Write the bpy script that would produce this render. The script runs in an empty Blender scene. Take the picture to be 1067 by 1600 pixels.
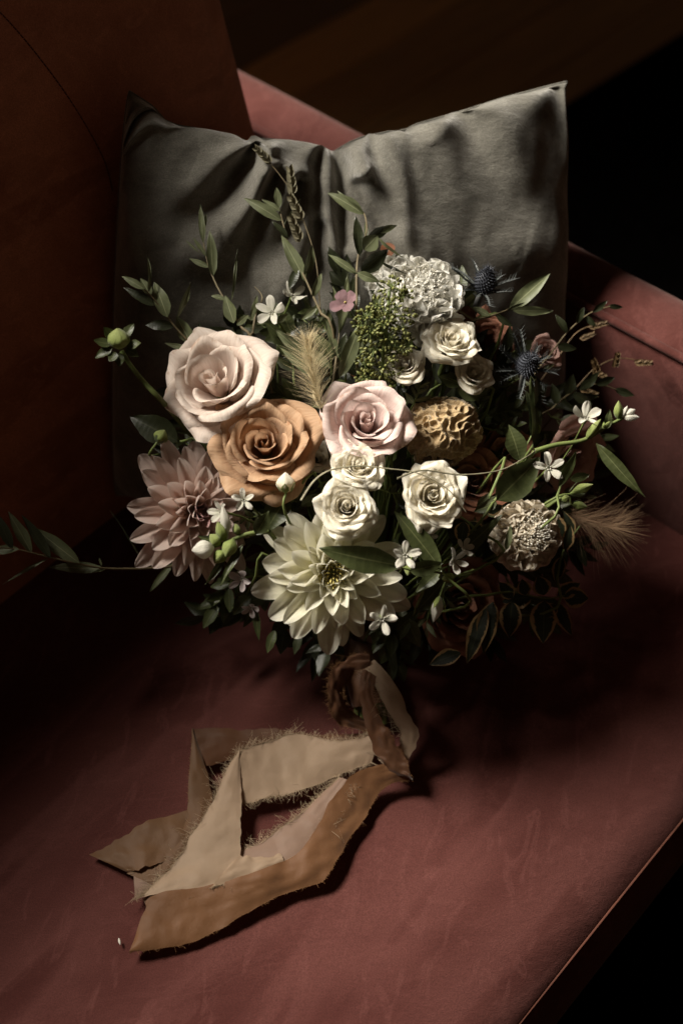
import bpy, math, random
import numpy as np
from mathutils import Vector as V, Matrix, noise
R = math.radians
rnd = random.Random(7)
scene = bpy.context.scene
C = scene.collection

# ------------------------------------------------------------------ camera, light, exposure
PITCH, FPX, CAMH = R(50), 1600*50/36, 1.1
P0 = V((0, -CAMH/math.tan(PITCH), CAMH))
FW = V((0, math.cos(PITCH), -math.sin(PITCH)))
UP = V((0, math.sin(PITCH), math.cos(PITCH)))
RT = V((1, 0, 0))
cam = bpy.data.cameras.new("camera"); cam_o = bpy.data.objects.new("camera", cam); C.objects.link(cam_o)
cam_o.location = P0; cam_o.rotation_euler = (math.pi/2-PITCH, 0, 0)
cam.sensor_fit = 'VERTICAL'; cam.sensor_height = 36; cam.sensor_width = 24; cam.lens = 50
cam.clip_start = 0.05; cam.clip_end = 50
cam.dof.use_dof = True; cam.dof.focus_distance = 1.175; cam.dof.aperture_fstop = 3.2
scene.camera = cam_o

FD = V((.751, -.66, 0)); SD = V((.66, .751, 0))          # sofa: front direction, sideways direction
def sofa(f, s, z): return FD*f + SD*s + V((0, 0, z))

w = bpy.data.worlds.new("World"); scene.world = w; w.use_nodes = True
w.node_tree.nodes["Background"].inputs[0].default_value = (1.0, .60, .34, 1)
w.node_tree.nodes["Background"].inputs[1].default_value = .034

def area(name, pos, target, sx, sy, energy, col):
    l = bpy.data.lights.new(name, 'AREA'); l.shape = 'RECTANGLE'; l.size = sx; l.size_y = sy
    l.energy = energy; l.color = col
    o = bpy.data.objects.new(name, l); C.objects.link(o); o.location = pos
    o.rotation_euler = (V(target)-V(pos)).to_track_quat('-Z', 'Y').to_euler()
    return o
KEY_DIR = V((-.93, .33, 0)).normalized()*math.cos(R(46)) + V((0, 0, math.sin(R(46))))
key = area("window_light", V((.02, -.02, .15)) + KEY_DIR*2.0, (-.15, -.12, .2), .9, .9, 27, (1.0, .94, .83))
key.data.spread = R(58)

scene.view_settings.view_transform = 'Standard'; scene.view_settings.look = 'None'
scene.view_settings.exposure = 0; scene.view_settings.gamma = 1
scene.cycles.use_denoising = True
scene.cycles.max_bounces = 6; scene.cycles.sample_clamp_indirect = 4

# ------------------------------------------------------------------ pixel -> world helpers (photo pixels 1067x1600)
def ray(px, py): return FW + RT*((px-533.5)/FPX) + UP*((800-py)/FPX)
def at(px, py, d): return P0 + ray(px, py)*d
def on(px, py, z):
    r = ray(px, py); return P0 + r*((z-P0.z)/r.z)
def dome(px, py): return min(1.37, 1.165 + .11*((px-560)**2+(py-740)**2*(1 if py > 740 else .5))/330**2)

# ------------------------------------------------------------------ object helpers
def tag(o, label=None, cat=None, group=None, kind=None):
    if label: o['label'] = label
    if cat: o['category'] = cat
    if group: o['group'] = group
    if kind: o['kind'] = kind
    return o
def empty(name, M, label, cat, group=None):
    o = bpy.data.objects.new(name, None); C.objects.link(o); o.empty_display_size = .02
    o.matrix_world = M if isinstance(M, Matrix) else Matrix.Translation(M)
    return tag(o, label, cat, group)
def mesh(name, verts, faces, mat, parent=None, uvs=None, M=None, smooth=True):
    me = bpy.data.meshes.new(name); me.from_pydata([tuple(v) for v in verts], [], faces); me.update()
    if smooth: me.polygons.foreach_set('use_smooth', [True]*len(me.polygons))
    if uvs is not None:
        lay = me.uv_layers.new(name='UVMap')
        li = np.empty(len(me.loops), dtype=np.int32); me.loops.foreach_get('vertex_index', li)
        lay.data.foreach_set('uv', np.asarray(uvs, dtype=np.float32)[li].ravel())
    me.materials.append(mat)
    o = bpy.data.objects.new(name, me); C.objects.link(o)
    if parent: o.parent = parent
    if M is not None: o.matrix_local = M
    return o
def obj_from(name, me, parent=None, M=None):
    o = bpy.data.objects.new(name, me); C.objects.link(o)
    if parent: o.parent = parent
    if M is not None: o.matrix_local = M
    return o
def grid_data(rows):
    nv, nu = len(rows), len(rows[0]); vs, uv, fs = [], [], []
    for j, r in enumerate(rows):
        for i, p in enumerate(r):
            vs.append(p); uv.append((i/(nu-1), j/(nv-1)))
    for j in range(nv-1):
        for i in range(nu-1):
            a = j*nu+i; fs.append((a, a+1, a+nu+1, a+nu))
    return vs, fs, uv
class MB:
    def __init__(s): s.v, s.f, s.u = [], [], []
    def add(s, vs, fs, uv=None):
        o = len(s.v); s.v += list(vs); s.f += [tuple(i+o for i in f) for f in fs]
        s.u += list(uv) if uv is not None else [(.5, .5)]*len(vs)
    def tube(s, pts, r0, r1=None, n=6):
        r1 = r0 if r1 is None else r1; m = len(pts); rows = []
        pts = [V(p) for p in pts]
        for i, p in enumerate(pts):
            t = (pts[min(i+1, m-1)]-pts[max(i-1, 0)]).normalized()
            a = t.orthogonal().normalized() if i == 0 else (pa - t*pa.dot(t)).normalized()
            pa = a; b = t.cross(a); r = r0+(r1-r0)*i/(m-1)
            rows.append([p+a*math.cos(k*2*math.pi/n)*r+b*math.sin(k*2*math.pi/n)*r for k in range(n+1)])
        s.add(*grid_data(rows))
    def strand(s, pts, r):                     # thin three-sided hair
        o = len(s.v); m = len(pts)
        t = (V(pts[-1])-V(pts[0])).normalized(); a = t.orthogonal().normalized(); b = t.cross(a)
        for i, p in enumerate(pts):
            rr = r*(1-.75*i/(m-1))
            for k in range(3):
                s.v.append(V(p)+(a*math.cos(k*2.094)+b*math.sin(k*2.094))*rr); s.u.append((.5, i/(m-1)))
        for i in range(m-1):
            for k in range(3):
                q, q2 = o+i*3+k, o+i*3+(k+1) % 3
                s.f.append((q, q2, q2+3, q+3))
    def ell(s, c, ax, L, W, nu=8, nv=6, ridge=0, nr=5):
        ax = V(ax).normalized(); a = ax.orthogonal().normalized(); b = ax.cross(a); rows = []
        for j in range(nv+1):
            t = j/nv; r = W*math.sin(math.pi*min(max(t, .02), .985))**.8*(1.12-.35*t)
            rows.append([V(c)+ax*(L*t)+(a*math.cos(k*2*math.pi/nu)+b*math.sin(k*2*math.pi/nu))*r*(1+ridge*math.cos(nr*k*2*math.pi/nu)) for k in range(nu+1)])
        s.add(*grid_data(rows))
    def build(s, name, mat, parent=None, M=None, smooth=True): return mesh(name, s.v, s.f, mat, parent, s.u, M, smooth)
def smoothstep(a, b, x):
    t = min(1, max(0, (x-a)/(b-a))); return t*t*(3-2*t)
def lerp(a, b, t): return a+(b-a)*t
def catmull(pts, n):
    pts = [V(p) for p in pts]; m = len(pts)-1; out = []
    for i in range(n):
        x = i/(n-1)*m; k = min(int(x), m-1); t = x-k
        a, b, c, d = pts[max(k-1, 0)], pts[k], pts[k+1], pts[min(k+2, m)]
        out.append(.5*((2*b)+(c-a)*t+(2*a-5*b+4*c-d)*t*t+(3*b-a-3*c+d)*t**3))
    return out
def nz(p, s=1.0): return noise.noise(V(p)*s)

# ------------------------------------------------------------------ materials
def newmat(name):
    m = bpy.data.materials.new(name); m.use_nodes = True; nt = m.node_tree
    return m, nt, nt.nodes, nt.links, nt.nodes['Principled BSDF'], nt.nodes['Material Output']
def rgba(c): return (*c, 1)
def mixcol(N, L, fac, a, b, blend='MIX'):
    x = N.new('ShaderNodeMix'); x.data_type = 'RGBA'; x.blend_type = blend
    for sock, val in ((x.inputs[0], fac), (x.inputs[6], a), (x.inputs[7], b)):
        if hasattr(val, 'links') or isinstance(val, bpy.types.NodeSocket): L.new(val, sock)
        elif isinstance(val, (int, float)): sock.default_value = val
        else: sock.default_value = rgba(val)
    return x.outputs[2]
def ramp(N, L, src, stops):
    r = N.new('ShaderNodeValToRGB'); L.new(src, r.inputs[0]); e = r.color_ramp.elements
    while len(e) < len(stops): e.new(.5)
    for k, (p, c) in enumerate(stops): e[k].position = p; e[k].color = rgba(c) if not isinstance(c, (int, float)) else (c, c, c, 1)
    return r.outputs[0]
def noise_tex(N, L, vec, scale, detail=4, rough=.55):
    t = N.new('ShaderNodeTexNoise'); L.new(vec, t.inputs['Vector']); t.inputs['Scale'].default_value = scale
    t.inputs['Detail'].default_value = detail; t.inputs['Roughness'].default_value = rough; return t.outputs[0]
def mapping(N, L, vec, sc, rot=(0, 0, 0)):
    m = N.new('ShaderNodeMapping'); L.new(vec, m.inputs[0]); m.inputs['Scale'].default_value = sc; m.inputs['Rotation'].default_value = rot; return m.outputs[0]
def bump(N, L, h, strength, dist, bs, prev=None):
    b = N.new('ShaderNodeBump'); L.new(h, b.inputs['Height']); b.inputs['Strength'].default_value = strength; b.inputs['Distance'].default_value = dist
    if prev is not None: L.new(prev, b.inputs['Normal'])
    L.new(b.outputs[0], bs.inputs['Normal']); return b.outputs[0]
def translucent(N, L, bs, out, col, fac):
    t = N.new('ShaderNodeBsdfTranslucent'); m = N.new('ShaderNodeMixShader'); m.inputs[0].default_value = fac
    L.new(col, t.inputs[0]); L.new(bs.outputs[0], m.inputs[1]); L.new(t.outputs[0], m.inputs[2]); L.new(m.outputs[0], out.inputs[0])

def petal_mat(name, base, mid, tip, trans=.28, vein=.5, edge=None):
    m, nt, N, L, bs, out = newmat(name)
    tc = N.new('ShaderNodeTexCoord'); sx = N.new('ShaderNodeSeparateXYZ'); L.new(tc.outputs['UV'], sx.inputs[0])
    stops = [(0, base), (.45, mid), (.93, tip)]
    if edge: stops.append((1.0, edge))
    c = ramp(N, L, sx.outputs[1], stops)
    n = noise_tex(N, L, tc.outputs['Object'], 60, 5, .6)
    c = mixcol(N, L, ramp(N, L, n, [(.3, 0.0), (.75, .3)]), c, tuple(x*.72 for x in mid))
    vn = noise_tex(N, L, mapping(N, L, tc.outputs['UV'], (34, 1.6, 1)), 1.3, 3, .55)
    c = mixcol(N, L, ramp(N, L, vn, [(.42, 0.0), (.62, .2)]), c, tuple(x*.74*(1, .93, .88)[k] for k, x in enumerate(base)))
    oi = N.new('ShaderNodeObjectInfo')
    c = mixcol(N, L, ramp(N, L, oi.outputs['Random'], [(0, 0.0), (1, .22)]), c, tuple(min(1, x*1.12) for x in tip))
    rim = N.new('ShaderNodeMath'); rim.operation = 'MULTIPLY'
    L.new(ramp(N, L, sx.outputs[1], [(.90, 0.0), (1.0, 1.0)]), rim.inputs[0])
    L.new(ramp(N, L, noise_tex(N, L, tc.outputs['Object'], 130, 4, .6), [(.52, 0.0), (.68, .75)]), rim.inputs[1])
    c = mixcol(N, L, rim.outputs[0], c, (mid[0]*.62, mid[1]*.46, mid[2]*.30))
    L.new(c, bs.inputs['Base Color'])
    bs.inputs['Roughness'].default_value = .62; bs.inputs['Specular IOR Level'].default_value = .22
    bs.inputs['Sheen Weight'].default_value = .15; bs.inputs['Sheen Roughness'].default_value = .5
    v = noise_tex(N, L, mapping(N, L, tc.outputs['UV'], (26, 2.2, 1)), 1.6, 4, .6)
    b1 = bump(N, L, v, vein, .0016, bs)
    f = noise_tex(N, L, tc.outputs['Object'], 330, 4, .65)
    bump(N, L, f, .3, .0008, bs, b1)
    translucent(N, L, bs, out, c, trans)
    return m
def leaf_mat(name, top, rib, back, rough=.45, trans=.2, edge=None, veins=.09):
    m, nt, N, L, bs, out = newmat(name)
    tc = N.new('ShaderNodeTexCoord'); sx = N.new('ShaderNodeSeparateXYZ'); L.new(tc.outputs['UV'], sx.inputs[0])
    d = N.new('ShaderNodeMath'); d.operation = 'SUBTRACT'; L.new(sx.outputs[0], d.inputs[0]); d.inputs[1].default_value = .5
    a = N.new('ShaderNodeMath'); a.operation = 'ABSOLUTE'; L.new(d.outputs[0], a.inputs[0])
    n = noise_tex(N, L, tc.outputs['Object'], 90, 5, .65)
    c = mixcol(N, L, ramp(N, L, n, [(.32, 0.0), (.7, 1.0)]), tuple(x*.7 for x in top), tuple(x*1.25 for x in top))
    geo = N.new('ShaderNodeNewGeometry')
    c = mixcol(N, L, geo.outputs['Backfacing'], c, back)
    wv = N.new('ShaderNodeTexWave'); wv.bands_direction = 'Y'; L.new(mapping(N, L, tc.outputs['UV'], (1, 1, 1)), wv.inputs[0])
    wv.inputs['Scale'].default_value = 3.2; wv.inputs['Distortion'].default_value = 2.5; wv.inputs['Detail'].default_value = 2
    c = mixcol(N, L, ramp(N, L, wv.outputs[1], [(.75, 0.0), (1, veins)]), c, rib)
    c = mixcol(N, L, ramp(N, L, a.outputs[0], [(.012, .9), (.035, 0.0)]), c, rib)
    if edge:
        ad = N.new('ShaderNodeMath'); ad.operation = 'ADD'; L.new(a.outputs[0], ad.inputs[0])
        n2 = noise_tex(N, L, mapping(N, L, tc.outputs['UV'], (3, 5, 1)), 2.2, 4, .6)
        sc = N.new('ShaderNodeMath'); sc.operation = 'MULTIPLY'; L.new(n2, sc.inputs[0]); sc.inputs[1].default_value = .36; L.new(sc.outputs[0], ad.inputs[1])
        c = mixcol(N, L, ramp(N, L, ad.outputs[0], [(.53, 0.0), (.57, 1.0)]), c, edge)
    L.new(c, bs.inputs['Base Color']); bs.inputs['Roughness'].default_value = rough; bs.inputs['Specular IOR Level'].default_value = .4
    b1 = bump(N, L, wv.outputs[1], veins, .0006, bs)
    bump(N, L, n, .4, .0006, bs, b1)
    translucent(N, L, bs, out, c, trans)
    return m
def plain(name, c1, c2=None, rough=.6, scale=60, bmp=.3, sheen=0, trans=0, spec=.3):
    m, nt, N, L, bs, out = newmat(name); tc = N.new('ShaderNodeTexCoord')
    n = noise_tex(N, L, tc.outputs['Object'], scale, 5, .6)
    c = mixcol(N, L, ramp(N, L, n, [(.3, 0.0), (.7, 1.0)]), c1, c2 or tuple(x*.65 for x in c1))
    L.new(c, bs.inputs['Base Color']); bs.inputs['Roughness'].default_value = rough; bs.inputs['Specular IOR Level'].default_value = spec
    if sheen: bs.inputs['Sheen Weight'].default_value = sheen; bs.inputs['Sheen Roughness'].default_value = .4
    if bmp: bump(N, L, n, bmp, .001, bs)
    if trans: translucent(N, L, bs, out, c, trans)
    return m
def velvet(name, col, nap, sheen=.6, marks=1.0, sc=1.0, sheen_tint=(1, .85, .8), vec_rot=0):
    """cut pile: sheen, fine pile grain, and pressed nap marks where the pile lies another way"""
    m, nt, N, L, bs, out = newmat(name); tc = N.new('ShaderNodeTexCoord'); ob = tc.outputs['Object']
    broad = noise_tex(N, L, mapping(N, L, ob, (sc*1.2, sc*3.2, sc*2), (0, 0, vec_rot)), 2.6, 6, .62)
    patch = ramp(N, L, broad, [(.36, 0.0), (.62, 1.0)])
    c = mixcol(N, L, patch, col, nap)
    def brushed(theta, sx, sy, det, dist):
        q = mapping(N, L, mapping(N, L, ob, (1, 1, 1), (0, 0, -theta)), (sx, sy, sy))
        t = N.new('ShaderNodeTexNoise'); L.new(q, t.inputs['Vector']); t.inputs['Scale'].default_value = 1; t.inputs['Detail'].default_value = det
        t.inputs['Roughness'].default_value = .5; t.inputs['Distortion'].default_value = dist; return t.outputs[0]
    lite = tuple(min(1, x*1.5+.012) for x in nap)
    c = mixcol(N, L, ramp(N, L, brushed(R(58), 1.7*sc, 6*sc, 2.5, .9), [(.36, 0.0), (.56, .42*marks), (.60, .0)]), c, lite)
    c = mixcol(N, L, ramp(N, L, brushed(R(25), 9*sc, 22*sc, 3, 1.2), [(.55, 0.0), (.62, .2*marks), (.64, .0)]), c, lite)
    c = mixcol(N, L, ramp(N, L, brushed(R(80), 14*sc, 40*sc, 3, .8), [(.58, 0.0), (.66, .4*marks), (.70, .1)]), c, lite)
    pile = noise_tex(N, L, ob, 900, 3, .7)
    c = mixcol(N, L, ramp(N, L, pile, [(.35, .5), (.65, 0.0)]), c, tuple(x*.4 for x in col))
    L.new(c, bs.inputs['Base Color']); bs.inputs['Roughness'].default_value = .85; bs.inputs['Specular IOR Level'].default_value = .12
    bs.inputs['Sheen Weight'].default_value = sheen; bs.inputs['Sheen Roughness'].default_value = .45; bs.inputs['Sheen Tint'].default_value = rgba(sheen_tint)
    b1 = bump(N, L, pile, .5, .0012, bs)
    bump(N, L, broad, .5, .008, bs, b1)
    return m

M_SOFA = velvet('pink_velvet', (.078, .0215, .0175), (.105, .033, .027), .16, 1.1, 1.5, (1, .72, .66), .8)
M_BACK = velvet('warm_shade_velvet', (.32, .112, .06), (.50, .195, .115), .25, .8, 1.6, (1, .75, .6))  # pink velvet copy; warm shade and fill light put into the colour
M_PILLOW = velvet('grey_velvet', (.088, .081, .066), (.20, .188, .16), .75, .6, 3.2, (1, .97, .92))
M_THREAD = plain('dark_thread', (.10, .032, .018), rough=.8)
M_ROSE_PALE = petal_mat('pale_rose_petal', (.64, .44, .30), (.74, .57, .49), (.82, .72, .64), .36)
M_ROSE_PINK = petal_mat('pink_rose_petal', (.60, .42, .36), (.68, .48, .44), (.80, .66, .61), .34)
M_ROSE_AMBER = petal_mat('amber_rose_petal', (.47, .19, .065), (.50, .265, .13), (.56, .37, .23), .32)
M_ROSE_IVORY = petal_mat('ivory_rose_petal', (.76, .64, .38), (.84, .77, .60), (.88, .84, .73), .38)
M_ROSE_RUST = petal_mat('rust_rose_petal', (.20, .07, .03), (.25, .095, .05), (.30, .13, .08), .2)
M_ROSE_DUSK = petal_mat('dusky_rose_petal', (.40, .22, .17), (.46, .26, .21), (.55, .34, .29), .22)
M_DAHLIA_W = petal_mat('ivory_dahlia_petal', (.66, .64, .26), (.84, .80, .60), (.88, .85, .75), .38, .9)
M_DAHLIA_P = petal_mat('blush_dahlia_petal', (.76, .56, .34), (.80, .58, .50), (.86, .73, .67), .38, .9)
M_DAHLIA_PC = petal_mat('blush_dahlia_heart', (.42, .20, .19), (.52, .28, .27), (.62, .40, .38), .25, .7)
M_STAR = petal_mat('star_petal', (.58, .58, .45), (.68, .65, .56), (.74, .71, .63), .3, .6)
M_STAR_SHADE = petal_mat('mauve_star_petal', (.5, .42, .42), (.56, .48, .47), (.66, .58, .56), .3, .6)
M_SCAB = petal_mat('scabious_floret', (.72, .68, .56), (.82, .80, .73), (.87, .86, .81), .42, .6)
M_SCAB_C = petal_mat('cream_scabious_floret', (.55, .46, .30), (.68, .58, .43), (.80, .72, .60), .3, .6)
M_PINKBIT = petal_mat('hydrangea_petal', (.30, .17, .18), (.36, .20, .22), (.40, .25, .27), .3, 1)
M_GREENFLOWER = petal_mat('green_calyx', (.14, .19, .04), (.22, .27, .07), (.30, .34, .12), .2, .6)
M_OLIVE = leaf_mat('olive_leaf', (.115, .128, .062), (.27, .28, .16), (.25, .26, .18), .5, .12, veins=0.0)
M_LEAF = leaf_mat('green_leaf', (.050, .060, .020), (.13, .14, .06), (.085, .105, .055), .42, .18)
M_LEAF_D = leaf_mat('dark_leaf', (.022, .026, .010), (.05, .055, .028), (.038, .045, .026), .42, .12)
M_LEAF_V = leaf_mat('variegated_leaf', (.016, .022, .010), (.05, .05, .025), (.03, .03, .018), .5, .1, edge=(.34, .22, .10))
M_LEAF_R = leaf_mat('russet_leaf', (.13, .045, .018), (.2, .08, .03), (.16, .06, .03), .5, .18)
M_STEM = plain('green_stem', (.14, .17, .05), (.09, .12, .035), .55, 90)
M_STEM_B = plain('woody_stem', (.16, .13, .07), (.10, .075, .04), .6, 90)
M_STEM_BLUE = plain('grey_stem', (.20, .19, .17), (.11, .11, .11), .6, 90)
M_BERRY = plain('green_berry', (.17, .17, .05), (.085, .095, .024), .45, 200, .2)
M_THISTLE = plain('blue_thistle', (.062, .066, .080), (.024, .026, .034), .55, 150, .3)
M_THISTLE_B = plain('thistle_bract', (.085, .092, .088), (.04, .045, .044), .5, 120, .3)
M_CELOSIA = plain('tan_velvet_comb', (.46, .34, .19), (.30, .20, .10), .85, 700, .8, sheen=.5)
M_POD = plain('brown_pod', (.13, .085, .05), (.06, .04, .024), .7, 200, .5)
M_GRASS = plain('oat_grass', (.25, .23, .15), (.15, .13, .08), .6, 150, .3, trans=0)
M_GRASS_D = plain('dark_oat_grass', (.15, .09, .04), (.08, .05, .02), .6, 150, .3)
M_FLUFF = plain('straw_fluff', (.66, .56, .36), (.52, .42, .24), .7, 40, 0)
M_FLUFF_D = plain('brown_fluff', (.30, .19, .11), (.20, .12, .07), .7, 40, 0)
M_HEART = plain('dahlia_heart', (.62, .54, .20), (.46, .37, .12), .6, 200, .4)
M_PIN = plain('scabious_pin', (.80, .77, .70), (.66, .62, .52), .6, 200, 0)

def silk(name, c1, c2, trans=.28):
    m, nt, N, L, bs, out = newmat(name); tc = N.new('ShaderNodeTexCoord')
    n = noise_tex(N, L, tc.outputs['Object'], 22, 5, .6)
    c = mixcol(N, L, ramp(N, L, n, [(.3, 0.0), (.7, 1.0)]), c1, c2)
    L.new(c, bs.inputs['Base Color']); bs.inputs['Roughness'].default_value = .55; bs.inputs['Specular IOR Level'].default_value = .25
    bs.inputs['Sheen Weight'].default_value = .25
    wv = noise_tex(N, L, mapping(N, L, tc.outputs['UV'], (240, 60, 1)), 2, 2, .5)
    b = bump(N, L, wv, .25, .0004, bs)
    bump(N, L, noise_tex(N, L, tc.outputs['Object'], 120, 4, .6), .45, .0012, bs, b)
    translucent(N, L, bs, out, c, trans)
    return m
M_IVORY = silk('ivory_silk', (.43, .30, .20), (.36, .25, .165), .32)
M_BLUSH = silk('blush_silk', (.31, .20, .145), (.27, .17, .12))
M_OCHRE = silk('ochre_silk', (.205, .092, .037), (.155, .068, .026), .28)
M_RUST = silk('rust_silk', (.125, .05, .02), (.085, .034, .013))
M_TAN = silk('tan_silk', (.17, .085, .038), (.13, .065, .029))
M_FRAY = plain('silk_thread', (.46, .34, .23), (.36, .26, .16), .6, 60, 0)
M_FRAY_O = plain('ochre_thread', (.22, .105, .042), (.17, .08, .03), .6, 60, 0)

# ------------------------------------------------------------------ setting: floor, unlit floor sheet
pA, pB = on(750, 180, -.42), on(1000, 20, -.42)
FX = (pB-pA).normalized(); FY = V((-FX.y, FX.x, 0))
fm, nt, N, L, bs, out = newmat('light_streak_floor_board')
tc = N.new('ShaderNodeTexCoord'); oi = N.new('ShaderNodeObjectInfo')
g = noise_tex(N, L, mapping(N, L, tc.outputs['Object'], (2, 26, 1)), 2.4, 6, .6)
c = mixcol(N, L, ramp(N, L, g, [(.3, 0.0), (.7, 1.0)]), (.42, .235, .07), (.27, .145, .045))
c = mixcol(N, L, ramp(N, L, oi.outputs['Random'], [(0, .0), (.35, .75), (.62, .2), (1, .85)]), c, (.035, .018, .007))  # dark and golden boards stand in for streaks of light on the floor
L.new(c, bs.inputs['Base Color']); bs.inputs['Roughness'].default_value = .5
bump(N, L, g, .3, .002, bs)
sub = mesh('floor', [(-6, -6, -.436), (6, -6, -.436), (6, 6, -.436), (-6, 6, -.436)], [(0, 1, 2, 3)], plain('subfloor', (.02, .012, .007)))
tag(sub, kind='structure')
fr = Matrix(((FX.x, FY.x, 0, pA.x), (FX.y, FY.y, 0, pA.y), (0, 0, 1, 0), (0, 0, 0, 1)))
def board_mesh(w, l, h=.014):
    b = .003
    vs = [(-l, 0, -h), (l, 0, -h), (l, w, -h), (-l, w, -h), (-l, 0, -b), (l, 0, -b), (l, w, -b), (-l, w, -b), (-l+b, b, 0), (l-b, b, 0), (l-b, w-b, 0), (-l+b, w-b, 0)]
    fs = [(0, 1, 5, 4), (1, 2, 6, 5), (2, 3, 7, 6), (3, 0, 4, 7), (4, 5, 9, 8), (5, 6, 10, 9), (6, 7, 11, 10), (7, 4, 8, 11), (8, 9, 10, 11)]
    me = bpy.data.meshes.new('floor_board'); me.from_pydata(vs, [], fs); me.materials.append(fm); return me
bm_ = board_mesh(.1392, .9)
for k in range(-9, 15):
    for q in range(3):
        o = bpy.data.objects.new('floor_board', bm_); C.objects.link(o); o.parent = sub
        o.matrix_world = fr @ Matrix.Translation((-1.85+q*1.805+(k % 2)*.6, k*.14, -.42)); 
# added black sheet standing in for unlit floor: its edge runs from (870,160) to (1067,40)
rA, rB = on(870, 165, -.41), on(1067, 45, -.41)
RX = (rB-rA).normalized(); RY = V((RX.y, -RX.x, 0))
unlit_sheet_mat = velvet('black_unlit_sheet', (.0016, .0013, .0012), (.0022, .0018, .0015), 0, .1, 2); unlit_sheet_mat.node_tree.nodes['Principled BSDF'].inputs['Specular IOR Level'].default_value = 0
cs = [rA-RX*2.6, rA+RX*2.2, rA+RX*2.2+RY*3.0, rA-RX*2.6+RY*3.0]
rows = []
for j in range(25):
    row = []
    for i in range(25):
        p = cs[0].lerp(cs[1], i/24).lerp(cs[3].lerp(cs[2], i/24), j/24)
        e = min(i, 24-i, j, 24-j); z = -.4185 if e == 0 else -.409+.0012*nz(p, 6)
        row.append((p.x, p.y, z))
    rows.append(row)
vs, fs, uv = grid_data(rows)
tag(mesh('unlit_floor_sheet', vs, fs, unlit_sheet_mat, uvs=uv), 'added black sheet standing in for the unlit floor beyond the pink sofa arm', 'unlit_floor_sheet')

# ------------------------------------------------------------------ sofa
S0 = V((0, 0, 0))
sofa_o = empty('sofa', sofa(.13, -.15, -.42), 'pink velvet sofa with backrest coloured for warm shade carrying the cushion and the bouquet', 'sofa')
SO = V(sofa_o.location)
def sgrid(name, rows, mat, par=sofa_o):
    vs, fs, uv = grid_data([[V(p)-SO for p in r] for r in rows]); return mesh(name, vs, fs, mat, par, uv)
# seat: profile in (f,z), swept along s; the top flat, softly rolling over the front seam
def frange(a, b, n): return [a+(b-a)*i/(n-1) for i in range(n)]
def seat_z(f, s):
    z = -.0008-.0022*(1+nz((f*3.2, s*3.2, 1.3)))-.030*max(0, (f-.30)/.14)**2.2
    return z
prof = [(f, None) for f in frange(-.20, .425, 44)]+[(.433, -.0285), (.4385, -.0325), (.4405, -.0355), (.4385, -.0378), (.4425, -.0385), (.4455, -.0425), (.449, -.050), (.455, -.06), (.4565, -.078), (.455, -.090), (.445, -.096), (.30, -.097), (-.20, -.097)]
rows = []
for s in frange(-1.1, .235, 90):
    row = []
    for f, z in prof:
        zz = seat_z(f, s) if z is None else z-.002*(1+nz((s*3.2, f, 4)))*.5-.004
        row.append(sofa(f+.0015*nz((s*5, 2, f)), s, zz if z is None else zz))
    rows.append(row)
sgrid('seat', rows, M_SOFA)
mb = MB()
mb.tube([sofa(.4395, s, -.0395-.0012*nz((s*4, 0, 0)))-SO for s in frange(-1.1, .235, 70)], .0012, n=5); mb.build('seat_seam', M_THREAD, sofa_o)
# plinth beneath the seat and legs
def boxrows(f0, f1, s0, s1, z0, z1):
    return [[sofa(f0, s0, z0), sofa(f1, s0, z0), sofa(f1, s1, z0), sofa(f0, s1, z0)], [sofa(f0, s0, z1), sofa(f1, s0, z1), sofa(f1, s1, z1), sofa(f0, s1, z1)]]
def sbox(name, f0, f1, s0, s1, z0, z1, mat, b=.01):
    a = boxrows(f0, f1, s0, s1, z0, z1-b)[0]; m_ = boxrows(f0, f1, s0, s1, z0, z1-b)[1]; t = boxrows(f0+b, f1-b, s0+b, s1-b, z1, z1)[1]
    vs = [p-SO for p in a+m_+t]; fs = [(3, 2, 1, 0), (8, 9, 10, 11)]
    for k in range(4): fs += [(k, (k+1) % 4, 4+(k+1) % 4, 4+k), (4+k, 4+(k+1) % 4, 8+(k+1) % 4, 8+k)]
    return mesh(name, vs, fs, mat, sofa_o, smooth=False)
sbox('base_frame', -.28, .40, -1.1, .24, -.28, -.1035, M_SOFA)
M_WOOD = plain('dark_wood', (.035, .018, .01), rough=.4)
for f, s in ((.34, .15), (-.22, .15), (.34, -1.0), (-.22, -1.0)):
    mb = MB(); mb.tube([sofa(f, s, -.42)-SO, sofa(f, s, -.28)-SO], .013, .022, 12); mb.build('leg', M_WOOD, sofa_o)
# backrest: leaning slab with bulging face and round far end and top
lean = math.tan(R(12)); BT = .685; BEND = .162
def back_rows():
    rows = []
    ss = frange(-1.1, BEND-.06, 50)
    # far end rounding: outline pulls in towards the top (photo: leans left with height)
    for z in frange(-.09, BT, 40):
        row = []
        end = BEND-.012*smoothstep(.15, .45, z)-.05*max(0, (z-.42)/.14)**2
        top = smoothstep(BT-.10, BT, z)
        for s in ss: row.append(sofa(-.172-lean*max(z, -.09)-.05*top*top+.012*math.sin(math.pi*min(1, max(0, z/.55)))+.004*nz((s*4, z*4, 7)), s, z))
        for a in frange(0, 1, 12)[1:]:
            th = a*math.pi/2
            row.append(sofa(-.172-lean*z-.05*top*top-.045*(1-math.cos(th)), lerp(BEND-.06, end, math.sin(th)), z))
        row.append(sofa(-.172-lean*z-.17, end, z))
        rows.append(row)
    n = len(rows[-1]); last = rows[-1]
    for k, (dz, df) in enumerate(((.012, -.02), (.018, -.05), (.016, -.09), (0, -.13), (-.6, -.09))):
        rows.append([sofa(p.dot(FD)*(1)+df if i < n-1 else p.dot(FD), min(p.dot(SD), last[-1].dot(SD)), BT+dz) for i, p in enumerate(last)])
    return rows
sgrid('backrest', back_rows(), M_BACK)
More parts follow.
